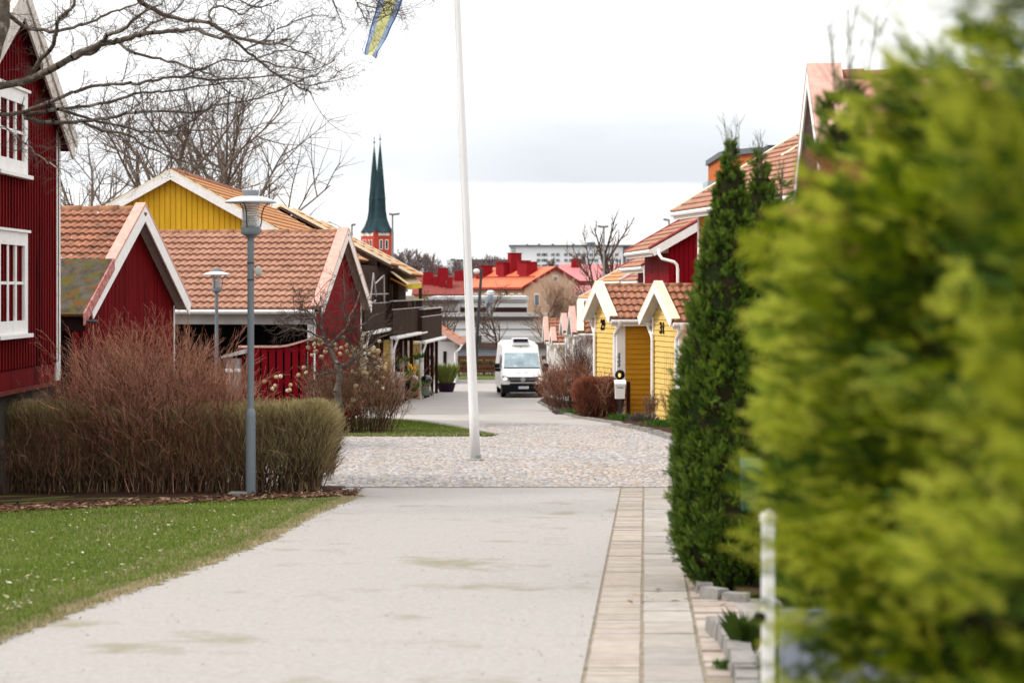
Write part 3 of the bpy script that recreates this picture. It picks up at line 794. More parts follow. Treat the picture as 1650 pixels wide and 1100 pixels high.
# further terraced house roofs stepping down the street (left row)
def terrace_roof(d0,d1,xe,ze,tn,span,label,eave_ov=.0):
    zg=gz((d0+d1)/2)
    e=thing('terraced_house',label,'house',(xe,d0,zg),rad(-1.3))
    z0=ze-zg; zr=z0+tn*span; L=d1-d0
    m=MB(); m.prism([(-2.9,0.05,0),(-2*span+.4,.05,0),(-2*span+.4,.05,z0+tn*.2),(-span,.05,zr-.15),(-2.9,.05,z0+tn*2.7)],(0,L-.1,0)); m.build('wall',canary,e)
    m=MB(); boards_v(m,(-.75,L,0),(0,-1,0),(1,0,0),0,L,z0-2.9,lambda a: z0+tn*.7-.05,pitch=.22,gap=.02); m.box(-.9,-.755,0,L,z0-2.9,z0+tn*.7); m.prism([(-2.9,.02,z0-2.9),(-.5,.02,z0-2.9),(-.5,.02,z0+tn*.45),(-2.9,.02,z0+tn*2.8)],(0,.02,0)); m.build('upper_wall',brownw,e)
    rf=MB(); cp=MB()
    for s in (1,-1):
        n_=Vector((s*tn,0,1)).normalized(); ex=0 if s>0 else -2*span
        p0=Vector((ex,0,z0)); p1=Vector((-span,0,zr))
        rf.prism([p0,p1,p1+UZ*(.08/n_.z),p0+n_*.08],(0,L,0),1)
        tiles(rf,Vector((-span,0,zr))+n_*.09,(0,1,0),(s,0,-tn),L,span*math.sqrt(1+tn*tn),wave=.3,course=.42,amp=.035,lip=.06,res=4)
        for y in (0,L-.2):
            cp.prism([p0+n_*.1+UY*y,p1+UZ*(.1/n_.z)+UY*y,p1+UZ*(.2/n_.z)+UY*y,p0+n_*.2+UY*y],(0,.22,0))
    ro=rf.build('roof',[tile3,under],e); cp.build_split('verge_cap',creamm,ro)
terrace_roof(80.3,84.6,-4.95,P(0,430,81).z,.53,4.4,'terraced house with tan tiled roof directly behind the carport gable')
terrace_roof(84.9,92,-4.35,P(0,447,91).z,.53,4.6,'terraced house with tan tiled roof above the cream awning')

# terraced units with dark stained balconies
def balcony_unit(d0,d1,x0,x1,ztop,zgut,zopen,label,slots=True,high=False):
    zg=gz((d0+d1)/2); dirv=Vector((x1-x0,d1-d0,0)); L=dirv.length; ang=math.atan2(dirv.y,dirv.x)
    e=thing('balcony_house',label,'terraced house',(x0,d0,zg),ang)     # local x along the front, -y faces the street
    zt=ztop-zg; zq=zgut-zg
    m=MB(); boards_v(m,(0,0,0),(1,0,0),(0,-1,0),0,L,zq+.12,lambda a: zt-(.34 if slots else 0),pitch=.20,gap=.02)
    boards_v(m,(0,2.2,0),(0,-1,0),(-1,0,0),0,2.2,zq+.12,lambda a: zt-(.34 if slots else 0),pitch=.20,gap=.02)
    m.box(.02,L,.02,2.2,zq+.1,zq+.2)
    boards_v(m,(L+.0,0,0),(0,1,0),(1,0,0),.03,2.2,zq+.12,lambda a: zt-(.34 if slots else 0),pitch=.2,gap=.02)
    f=m.build('balcony_front',brownw,e)
    if slots:
        m=MB(); x=0
        while x<L: m.box(x,x+.10,-.02,.03,zt-.34,zt-.02); x+=.10+R.uniform(.3,.5)
        m.build_split('baluster',brownw,f)
        m=MB(); m.box(-.06,L+.05,-.09,.10,zt-.02,zt+.03); m.box(-.02,L+.02,-.05,.03,zt-.37,zt-.33); m.build_split('rail',mat('silvered_rail',(.42,.40,.38),(.33,.31,.30),rough=.7),f)
    if zopen is not None:
        zo=zopen-zg
        m=MB(); m.box(.0,L,1.9,2.1,zt,zo+.3); m.build('upper_wall',black,e)  # near-black wall stands in for the shade in the balcony opening
        for x in (.0,L-.14): 
            q=MB(); q.box(x,x+.14,.0,.14,zt+.03,zo+.1); q.build('upper_post',brownw,e)
    m=MB(); m.box(-.25,L+.2,-.12,.06,zq-.02,zq+.10); m.tube([(-.3,-.17,zq+.03),(L+.25,-.17,zq+.03)],.075,8); m.build('gutter',white,e)
    # ground floor
    m=MB(); m.box(.3,L,1.85,2.0,0,zq); m.build('rear_wall',mat('pale_rear_wall',(.34,.32,.31),(.28,.26,.25),scale=2,rough=.7),e)
    m=MB(); boards_h(m,(-.02,.55,0),(0,-1,0),(-1,0,0),0,zq-.05,lambda z:(0,.5),pitch=.16); m.box(-.018,.15,.05,.55,0,zq-.05); m.build('end_wall',yellow_lit,e)
    m=MB(); m.box(-.07,.05,-.02,.06,0,zq-.02); m.build('corner_board',white,e)
    m=MB(); boards_h(m,(.6,1.849,0),(1,0,0),(0,-1,0),0,1.25,lambda z:(1.5,L-.7),pitch=.16); m.build('yellow_panel',amber,e)
    for x in (1.0,2.1,3.4,5.2,7.3):
        if x<L-.4:
            q=MB(); q.box(x,x+.16,.0,.15,0,zq); q.build('post',brownd,e)
    for z in (.75,1.35):
        q=MB(); q.box(.9,3.5,.05,.09,z,z+.09); q.build('cross_rail',brownd,e)
    q=MB(); q.box(4.1,5.0,1.80,1.848,0,2.05); dr=q.build('door',brownd,e); q=MB(); q.ball((4.9,1.78,1.0),.04); q.build('handle',alu,dr)
    window(e,(1.3,1.84,.95),(1,0,0),(0,-1,0),1.3,1.2,cols=2,rows=1,sill=False)
    q=MB(); downpipe(q,(.35,-.14,zq),(-.2,.10,0),.5,.05,.05); q.build('downpipe',white,e)
    return e
balcony_unit(74.5,85,gx(586,74.5),gx(630,85)-.02,P(0,474,78).z,P(0,534,80).z,None,'dark brown boarded balcony house right behind the red carport gable')
balcony_unit(83.0,94,gx(632,83),gx(680,94),P(0,484,88).z,P(0,541,88).z,P(0,462,88).z,'dark balcony house below the cream and yellow awning',high=True)
balcony_unit(92,101,gx(679,92),gx(711,101),P(0,497,96).z,P(0,548,97).z,None,'lowest dark balcony house at the far end of the left row')
# dark upper wall of the first unit, reaching the eave, with drying frame
def upper_tower():
    d0=74.6; d1=84.8; x0=gx(587,d0); x1=gx(629,d1); zb=P(0,466,80).z; zt=P(0,429.5,81).z; zg=gz(80)
    dv_=Vector((x1-x0,d1-d0,0)); L=dv_.length
    e=thing('screen_wall','tall dark plank screen wall under the tan roof by the carport','wall',(x0,d0,zg),math.atan2(dv_.y,dv_.x))
    m=MB(); boards_v(m,(0,.12,0),(1,0,0),(0,-1,0),0,L,P(0,478,78).z-zg,lambda a: zt-zg,pitch=.24,gap=.02); m.box(0,L,.125,.2,P(0,478,78).z-zg,zt-zg); m.build('boards',brownw,e)
    m=MB(); zz=zt-zg
    for a,b in (((1.2,-.1,zz-1.3),(2.3,-.1,zz-.3)),((2.3,-.1,zz-.3),(3.4,-.1,zz-1.2)),((3.0,-.1,zz-.7),(6.4,-.1,zz-.35)),((6.4,-.1,zz-.35),(6.6,-.1,zz-1.5)),((1.0,-.1,zz-1.5),(3.2,-.1,zz-1.35))):
        m.tube([a,b],.03,5)
    m.build('drying_frame',mat('pale_wire',(.5,.48,.46),rough=.5),e)
upper_tower()
def awning():
    d0=81.5; d1=90; zt=P(0,437,84).z
    a=P(632,440,83); b=P(679.5,457,91)
    e=thing('awning','cream awning with a yellow valance over the balcony','awning',(a.x,a.y,a.z))
    A=Vector((-.55,0,.18)); 
    p=[P(629,437,84),P(657,458,84),P(679.5,456,92),P(664,441,92)]
    m=MB(); m.prism([p[0],p[1],p[2],p[3]],(0,0,-.03)); f=m.build('canopy',mat('cream_canvas',(.80,.68,.42),(.74,.62,.36),rough=.8,trans=.2),e,world=True)
    m=MB(); m.prism([p[1],p[2],p[2]-UZ*.22,p[1]-UZ*.22],(-.02,-.01,0)); m.prism([p[1],p[1]-UZ*.22,p[1]-UZ*.22+Vector((.2,0,0)),p[1]+Vector((.2,0,0))],(0,.02,0)); m.build_split('valance',mat('yellow_canvas',(.72,.58,.06),(.66,.52,.05),rough=.8,trans=.2),e,world=True)
    m=MB(); m.tube([p[0]-UZ*.3,p[1]-UZ*.12],.04,6); m.tube([p[3]-UZ*.3,p[2]-UZ*.12],.04,6); m.build_split('arm',mat('orange_arm',(.45,.16,.02),rough=.6),e,world=True)
awning()

# little white garage at the end of the left row
def end_garage():
    d=112; zg=gz(d); x0=gx(700,d); x1=gx(741,d)
    e=thing('small_garage','small white garage with orange tiled roof and a black door beyond the balcony houses','garage',(x0,d,zg))
    W=x1-x0; zt=P(0,553,d).z-zg
    m=MB(); m.box(0,W-.25,0,5,0,zt+.1); m.build('wall',mat('greyish_white_wall',(.50,.49,.50),(.44,.43,.44),scale=1.5,rough=.7),e)
    m=MB(); tn=.62
    p=[Vector((W+.15,-.5,zt-.05)),Vector((W-3.2,-.5,zt+tn*3.2))]
    n_=Vector((tn,0,1)).normalized()
    m.prism([p[0],p[1],p[1]+n_*.08,p[0]+n_*.08],(0,6,0),1); tiles(m,p[1]+n_*.09,(0,1,0),(1,0,-tn),6,3.35*math.sqrt(1+tn*tn),wave=.3,course=.42,amp=.03,lip=.06,res=4)
    ro=m.build('roof',[mat('orange_roof_tiles',(.46,.16,.08),(.38,.125,.065),scale=3,rough=.8),under],e)
    m=MB(); m.prism([p[0]-n_*.12,p[1]-n_*.12,p[1]+n_*.2,p[0]+n_*.2],(0,-.04,0)); m.build('bargeboard',pinkm,ro)
    m=MB(); m.box(.5,W-.75,-.03,-.002,0,zt-.45); dr=m.build('door',mat('black_brown_door',(.014,.009,.009),rough=.8),e)
    m=MB(); m.ball((W-.85,-.05,1.05),.06); m.build('handle',alu,dr)
    m=MB(); m.tube([(W+.1,-.55,zt-.1),(W+.1,5,zt-.1)],.06,8); m.build('gutter',white,e)
    m=MB(); m.tube([(W+.1,-.5,zt-.12),(W+.0,-.45,zt-.3),(W-.28,-.1,zt-.55),(W-.28,-.1,0)],.055,8); m.build('downpipe',white,e)
end_garage()
# ------------------------------------------------------------------ RIGHT SIDE
def glass_wall(): pass
def shed(npx,npy,d1,rpy,wt,psi_deg,L,wallm,sidem,capm,label,number=None,ovg=.35,planks='h',door=None,white_near=False,name='garden_shed'):
    psi=rad(psi_deg); ove=.28; p=P(npx,npy,d1); w_=wt-2*ove
    rot=Matrix.Rotation(psi,3,'Z')
    c=p+rot@Vector((ovg,ove,0)); zg=gz(d1+1)-.02
    dr=d1+wt/2*math.cos(psi); zr=-(rpy-HY)/F*dr
    tn=(zr-p.z)/(wt/2); ze=p.z+tn*ove
    e=thing(name,label,'shed',(c.x,c.y,zg),psi,'garden sheds along the right of the street')
    h=ze-zg
    gabled(e,L,w_,h,zr-zg,1,wallm,tile2,capm,white,soffw,ove=ove,ovg=ovg,planks=planks,pitch=.155,capw=.26,bargeh=.19,cornerm=white,sidem=sidem,tile_kw=dict(wave=.21,course=.33,amp=.042,lip=.06,res=8))
    m=MB(); downpipe(m,(-.06,-ove-.06,h-tn*ove-.02),(-.03,ove+.16,0),.42,.05,.047,(-.12,-.1,0)); m.build('downpipe',white,e)
    m=MB(); downpipe(m,(-.06,w_+ove+.02,h-tn*ove-.02),(-.03,-ove-.16,0),.42,.05,.047,(-.12,.1,0)); m.build('downpipe',white,e)
    if number:
        M=Matrix(((0,0,-1,-.046),(-1,0,0,w_*.62),(0,1,0,h-.35),(0,0,0,1)))
        text_mesh('house_number',number,.46,black,e,M,.008,.011)
    if door:
        m=MB(); m.box(1.0,1.95,-.05,-.027,0,h-.16); q=m.build('door',door,e)
        m=MB(); m.ball((1.85,-.09,1.0),.04); m.build('handle',alu,q)
        m=MB(); m.box(.9,1.0,-.056,-.027,0,h-.1); m.build('door_trim',white,q)
        m=MB(); m.box(1.95,2.05,-.056,-.027,0,h-.1); m.build('door_trim',white,q)
    else:
        # little black lamp under the peak
        m=MB(); m.box(-.10,-.03,w_*.36,w_*.46,h+.18,h+.36); m.build('lamp',mat('grey_lamp_box',(.25,.27,.30),rough=.5),e)
    return e
shed(1082,522,56,465,2.97,14,5.0,yellow_lit,amber,creamm,'yellow shed numbered 31 with cream gable boards next to the tall thuja',number='31')
shed(982.5,517,61,464.5,2.97,14,6.5,yellow_lit,amber,creamm,'yellow shed numbered 29 with cream gable boards behind the red clipped hedge',number='29')
shw=mat('shed_white',(.62,.61,.60),(.54,.53,.52),scale=4,rough=.6,stretch=(1,1,.3))
shed(931,539,75,493.5,2.97,-2,5,shw,shw,creamm,'white shed with a cream edged tile roof just beyond the yellow shed 29',planks='v',door=mat('dark_red_door',(.11,.006,.01),rough=.7))
shed(922.5,541,84,502,2.9,3,4.5,shw,shw,pinkm,'white shed with pink verge right beside the cream edged one',planks='v',door=mat('dark_red_door',(.11,.006,.01),rough=.7))
shed(908,538,92,512,2.3,3,3.5,shw,shw,pinkm,'white shed with pink verge, middle one of the pink edged row',planks='v',door=mat('red_door',(.24,.006,.012),rough=.7))
shed(890,554,99,533.5,1.95,3,2.5,shw,shw,pinkm,'smallest low white shed with pink verge, set in front of a larger one',planks='v',door=mat('red_door',(.24,.006,.012),rough=.7))
shed(878.5,552,107,517,2.97,2,5,shw,shw,pinkm,'farthest white shed with pink verge directly behind the van',planks='v',door=mat('red_door',(.24,.006,.012),rough=.7))

def right_house(epx,epy,de,psi_deg,near_len,far_len,span,tn,wallm,label,roofm=tile,bargem=white,capm=None,set_in=.65,gablewall=True,cap_far=None,planks='v'):
    """ridge runs down the street; the eave edge passes pixel (epx,epy) at distance de"""
    psi=rad(psi_deg); p=P(epx,epy,de); zg=gz(de)
    e=thing('row_house',label,'house',(p.x,p.y,zg),psi)
    z0=p.z-zg; zr=z0+tn*span; y0,y1=-near_len,far_len; L=y1-y0
    m=MB()
    m.prism([(set_in,y0+.3,0),(2*span-set_in,y0+.3,0),(2*span-set_in,y0+.3,z0+tn*set_in),(span,y0+.3,zr-.05),(set_in,y0+.3,z0+tn*set_in)],(0,L-.6,0))
    boards_v(m,(set_in,y0+.3,0),(1,0,0),(0,-1,0),0,2*span-2*set_in,0,lambda a: z0-.06+tn*min(a+set_in,2*span-set_in-a),pitch=.16)
    boards_v(m,(set_in,y0+.3,0),(0,1,0),(-1,0,0),0,L-.6,0,lambda a: z0+tn*set_in-.05,pitch=.24,gap=.03)
    m.build('wall',wallm,e)
    rf=MB(); bb=MB(); cp=MB()
    for s in (-1,1):
        n_=Vector((s*tn,0,1)).normalized(); ex=0 if s<0 else 2*span
        p0=Vector((ex,y0,z0)); p1=Vector((span,y0,zr))
        rf.prism([p0,p1,p1+UZ*(.09/n_.z),p0+n_*.09],(0,L,0),1)
        tiles(rf,Vector((span,y0,zr))+n_*.095,(0,1,0),(s,0,-tn),L,span*math.sqrt(1+tn*tn),wave=.2,course=.38,amp=.035,lip=.055,res=5)
        bb.prism([p0-n_*.16,p1-UZ*(.16/n_.z),p1+UZ*(.10/n_.z),p0+n_*.10],(0,-.03,0))
        for y in (y0-.035,y1-.16):
            cp.prism([p0+n_*.14+UY*(y-y0),p1+UZ*(.14/n_.z)+UY*(y-y0),p1+UZ*(.2/n_.z)+UY*(y-y0),p0+n_*.2+UY*(y-y0)],(0,.2,0))
    ro=rf.build('roof',[roofm,under],e); bb.build_split('bargeboard',bargem,e); cp.build_split('verge_cap',capm or creamm,e)
    m=MB(); m.tube([(-.05,y0,z0+.02),(-.05,y1,z0+.02)],.07,8); m.box(.0,.03,y0+.02,y1-.02,z0-.14,z0-.002); m.build('gutter',white,e)
    m=MB(); m.prism([(.03,y0+.31,z0-.02),(set_in-.03,y0+.31,z0+tn*set_in-.05),(set_in-.03,y0+.31,z0-.02)],(0,L-.7,0)); m.build('soffit',soffit,e)
    return e,p,zg,z0,tn,y0,y1
# yellow two-storey house with chimney
e,p,zg,z0,tn,y0,y1=right_house(1085,347,60,10,14,0,3.85,.595,mat('yellow_orange_boards',(.60,.29,.03),(.48,.20,.015),scale=3,stretch=(6,6,.2),rough=.6),'tall yellow house with tiled roof and cream verge behind the thuja tips',roofm=tile,capm=creamm,set_in=.75)
m=MB(); m.box(.68,.76,y1-.42,y1-.24,0,z0+.3); m.box(.72,.9,y1-.31,y1-.255,0,z0+.3); m.build_split('corner_board',white,e)
m=MB(); m.box(3.25,3.5,-2.6,-2.3,z0+1.7,z0+2.75); m.build('chimney',mat('yellow_chimney',(.66,.52,.13),rough=.6),[o for o in e.children if o.name.startswith('roof')][0])
m=MB(); m.box(2.3,3.6,-2.45,-2.4,z0+1.62,z0+2.32) if False else m.tube([(2.4,-3.1,z0+1.62),(3.6,-3.1,z0+2.3)],.05,5); m.build('roof_rail',creamm,[o for o in e.children if o.name.startswith('roof')][0])
# stepped red units
redw=mat('red_row_paint',(.23,.003,.010),(.17,.003,.008),scale=3,stretch=(1,1,.2),rough=.65)
e,p,zg,z0,tn,y0,y1=right_house(1050,406,66,4,0,6.5,5.0,.57,redw,'red row house with white bargeboard and a large white downpipe beside the yellow house',capm=mat('red_verge_sheet',(.42,.09,.09),(.34,.07,.07),rough=.6))
m=MB(); m.box(2.05-.08,2.05+.13,.235,.275,0,z0+1.2); m.build('corner_board',white,e)
m=MB(); m.tube([P(1061,402,65.9),P(1062,410,65.8),P(1067,417,65.7),P(1086,422,65.6),P(1091,427,65.6),P(1092,434,65.6),P(1092,520,65.6)],.05,10); m.build('downpipe',white,e,world=True)
e,p,zg,z0,tn,y0,y1=right_house(1037,433,74,4,0,6.5,5.0,.57,redw,'red row house with white bargeboard, middle one of the three stepped units',capm=mat('red_verge_sheet',(.42,.09,.09)))
for a in (1.35,1.65,2.15): 
    m=MB(); m.box(a,a+.12,.235,.272,0,z0+.3); m.build('trim_board',white,e)
m=MB(); m.tube([P(1038,432,73.8),P(1039,445,73.8),P(1039,470,73.8)],.05,8); m.build('downpipe',white,e,world=True)
e,p,zg,z0,tn,y0,y1=right_house(1030,456,82,4,0,5,5.0,.57,redw,'red row house with white bargeboard, lowest and farthest of the stepped units',capm=mat('red_verge_sheet',(.42,.09,.09)))
for a in (.7,1.5,1.75): 
    m=MB(); m.box(a,a+.12,.235,.272,0,z0+.3); m.build('trim_board',white,e)
right_house(966,457,98,3,10,0,4.6,.56,canary,'row house with a plain tan roof seen above shed 29',roofm=tile3,capm=white)
right_house(934,483,112,3,9,0,4.4,.56,yellow_lit,'farthest row house with tan roof peeping out left of shed 29',roofm=tile3,capm=white)

# steep brown gable high on the right
def brown_gable():
    d1=27; p=P(1329,320,d1); zg=gz(28); psi=rad(-2.4); ove=.25; wt=4.0; w_=wt-2*ove; ovg=.25
    c=p+Matrix.Rotation(psi,3,'Z')@Vector((ovg,ove,0)); zr=P(0,131,29).z
    tn=(zr-p.z)/(wt/2); ze=p.z+tn*ove
    e=thing('brown_house','pinkish brown house with steep gable and faded pink roof edge above the blurred hedge','house',(c.x,c.y,zg),psi)
    gabled(e,5,w_,ze-zg,zr-zg,1,mat('brown_pink_boards',(.22,.13,.11),(.17,.10,.085),scale=3,stretch=(1,1,.2)),mat('pink_sheet_roof',(.60,.27,.22),(.52,.22,.18),scale=3,rough=.5),pinkm,white,soffit,ove=ove,ovg=ovg,pitch=.15,capw=.5,bargeh=.16,gut=False,tile_kw=dict(wave=.5,course=.8,amp=.01,lip=.015,res=4))
brown_gable()

# orange brick flats far up the hill
def flats():
    d=260; 
    brick=mat('orange_brick',(.50,.15,.05),(.43,.12,.04),scale=.5,rough=.85,bump=.2)
    e=thing('brick_apartment_block','orange brick flats with flat dark roof edge behind the thuja tips','apartment block',P(1165,465,d))
    def zz(y): return -(y-HY)/F*d
    x0,x1,x2,x3=[gx(q,d) for q in (1163,1190,1236,1300)]
    zb=-14; zt=zz(254)
    m=MB(); pts=[(x0,d,zb),(x1,d-6,zb)]
    for i in range(9): 
        a=i/8; pts.append((x1+(x2-x1)*a, d-6-2.5*math.sin(math.pi*a),zb))
    pts+= [(x3,d+2,zb),(x3,d+18,zb),(x0,d+18,zb)]
    m.prism(pts,(0,0,zt-zb)); m.build('wall',brick,e,world=True)
    m=MB(); cx=sum(q[0] for q in pts)/len(pts)
    m.prism([(q[0]+(.4 if q[0]>cx else -.4),q[1]-.4,zt+.002) for q in pts],(0,0,.7)); m.build('roof',mat('grey_roof_edge',(.14,.16,.17),rough=.6),e,world=True)
    m=MB(); m.box(gx(1238,d),gx(1262,d),d+1,d+8,zt+.71,zt+1.7); m.build('roof_hut',dkmetal,e,world=True)
    m=MB(); m.box(gx(1141,d),x0-.02,d+2,d+15,zb,zz(301)); m.build('lower_wing',brick,e,world=True)
    m=MB(); m.box(gx(1143,d),x0-.1,d+2.2,d+2.3,zz(300),zz(290)); m.box(gx(1143,d),gx(1143,d)+.15,d+2.4,d+9,zz(300),zz(290)); m.build('balcony_railing',mat('pale_glass_rail',(.38,.46,.50),rough=.3),e,world=True)
    for (a,b,y0_,y1_) in ((1195,1200,270,280),(1170,1174,277,288),(1205,1209,300,311)):
        m=MB(); m.box(gx(a,d),gx(b,d),d-8.9,d-8.0,zz(y1_),zz(y0_)); w0=m.build('window',white,e,world=True)
        m=MB(); m.box(gx(a+1,d),gx(b-1,d),d-8.95,d-8.91,zz(y1_-1.5),zz(y0_+1.5)); m.build('pane',mat('pale_window',(.45,.50,.55),rough=.2),w0,world=True)
flats()
# ------------------------------------------------------------------ FAR AWAY
def ZZ(y,d): return -(y-HY)/F*d
def wbox(m,px0,px1,y0,y1,d,dep,mi=0,sk=0):
    m.box(gx(px0,d),gx(px1,d),d+sk,d+dep,ZZ(y1,d),ZZ(y0,d),mi)
winm=mat('far_window',(.10,.12,.14),(.16,.18,.20),rough=.2,scale=.3)
wingrey=mat('greyish_window',(.22,.25,.28),(.16,.18,.2),rough=.2,scale=.3)
def church():
    d=700
    e=thing('church','red brick church with twin slender green copper spires on the skyline','church',P(606,440,d))
    brick=mat('church_brick',(.50,.075,.045),(.42,.06,.035),scale=.25,rough=.9)
    copper=mat('green_copper',(.030,.060,.066),(.014,.030,.038),scale=.35,detail=8,rough=.75,blot=(.10,.18,.165),blthr=.58,blscale=.22,stretch=(1,1,.3))
    th=rad(24)
    for k,(px,dd,tip,w_) in enumerate(((612.5,d,229,1),(603.0,d+8,234,1))):
        c=P(px,465,dd); s=7.4
        t=Matrix.Translation(c)@Matrix.Rotation(th,4,'Z')
        zb=-12; zt=ZZ(373,dd)
        m=MB(); m.box(-s/2,s/2,-s/2,s/2,zb,zt); m.v=[tuple(t@Vector(q)) for q in m.v]; tw=m.build('tower',brick,e,world=True)
        ztip=ZZ(tip,dd); H=ztip-zt
        pr=[(5.2,-.3),(4.95,.0),(3.7,H*.06),(2.7,H*.14),(2.2,H*.23),(2.0,H*.36),(2.12,H*.362),(1.95,H*.39),(1.25,H*.64),(.6,H*.86),(.10,H)]
        m=MB(); m.lathe([(r*w_,z) for r,z in pr],8,(0,0,0)); m.v=[tuple(t@Vector((q[0],q[1],q[2]+zt))) for q in m.v]; sp=m.build('spire',copper,e,world=True)
        m=MB(); m.tube([c+UZ*(ztip-.2),c+UZ*(ztip+2.9)],.10,5); m.ball(c+UZ*(ztip+1.0),.36,8,6); m.ball(c+UZ*(ztip+2.2),.16,6,4); m.build('finial',dkmetal,sp,world=True)
        for f in ((0,-1),(-1,0)):
            for a in (-1,1):
                if f==(0,-1): bx=(a*1.05-.62,a*1.05+.62,-s/2-.12,-s/2-.02); dk=(a*1.05-.33,a*1.05+.33,-s/2-.2,-s/2-.13)
                else: bx=(-s/2-.12,-s/2-.02,a*1.3-.62,a*1.3+.62); dk=(-s/2-.2,-s/2-.13,a*1.3-.33,a*1.3+.33)
                m=MB(); m.box(*bx,zt-6.4,zt-2.9); m.v=[tuple(t@Vector(q)) for q in m.v]; w0=m.build('belfry_window',white,tw,world=True)
                m=MB(); m.box(*dk,zt-6.1,zt-3.2); m.v=[tuple(t@Vector(q)) for q in m.v]; m.build('belfry_opening',black,tw,world=True)
        m=MB(); m.box(-2.0,2.0,-s/2-.12,-s/2-.01,zt-1.5,zt-.6); m.box(-s/2-.12,-s/2-.01,-3,3,zt-1.6,zt-.5); m.v=[tuple(t@Vector(q)) for q in m.v]; m.build_split('frieze',white,tw,world=True)
    m=MB(); x0,x1=gx(520,d+14),gx(597,d+14); z0,z1=ZZ(425,d),ZZ(389,d)
    m.prism([(x0,d+6,z0),(x1+1,d+6,z0),(x1-1.2,d+14,z1),(x0,d+14,z1)],(0,.1,0)); m.prism([(x0,d+6,z0),(x0,d+24,z0),(x0,d+14,z1)],(x1-x0,0,0)); m.build('nave_roof',mat('pale_copper',(.14,.25,.20),(.10,.19,.16),scale=.3,rough=.7),e,world=True)
    m=MB(); m.box(x0,x1,d+7,d+23,-12,z0-.05); m.build('nave_wall',brick,e,world=True)
church()

def white_slab():
    d=900; e=thing('apartment_slab','long white apartment slab with a flat dark roof on the far skyline','apartment block',P(920,465,d))
    wallm=mat('far_white_render',(.76,.78,.79),(.70,.72,.735),scale=.03,rough=.8)
    m=MB(); wbox(m,821,1004,397,445,d,14); m.build('wall',wallm,e,world=True)
    m=MB(); wbox(m,1004.2,1036,397.5,445,d-.3,14); m.build('dark_end_wall',mat('dark_cladding',(.10,.105,.115),(.14,.145,.155),scale=.1),e,world=True)
    m=MB(); wbox(m,820,1037,394.5,396.9,d-1,15); r=m.build('roof',mat('slate_grey_roof',(.15,.18,.20),rough=.7),e,world=True)
    for a,b,t in ((848,851,393),(867,870.5,392.5),(889,892.5,392.5),(923,926,392.5),(946,959,390.3),(967,970,392.5)):
        m=MB(); wbox(m,a,b,t,394.4,d+3,4); m.build('roof_hut',mat('slate_grey_roof',(.15,.18,.20)),r,world=True)
    first=None
    for y in (408,417,426):
        for px in (865,872.5,874.5+2,888,896,909,917,930,938,949,957,969,975,980,991):
            m=MB(); wbox(m,px,px+5.6,y,y+4.2,d-.25,.2); m.build('window',wingrey,e,world=True)
    for y in (399,403,407,414,420):
        m=MB(); wbox(m,824,831,y,y+2.6,d-.25,.2); m.build('balcony',mat('pale_grey_balcony',(.38,.40,.42),rough=.7),e,world=True)
    for px in (1008,1014,1020,1026):
        m=MB(); wbox(m,px,px+2.4,404,432,d-.6,.2); m.build('balcony',mat('pale_grey_balcony',(.38,.40,.42)),e,world=True)
white_slab()

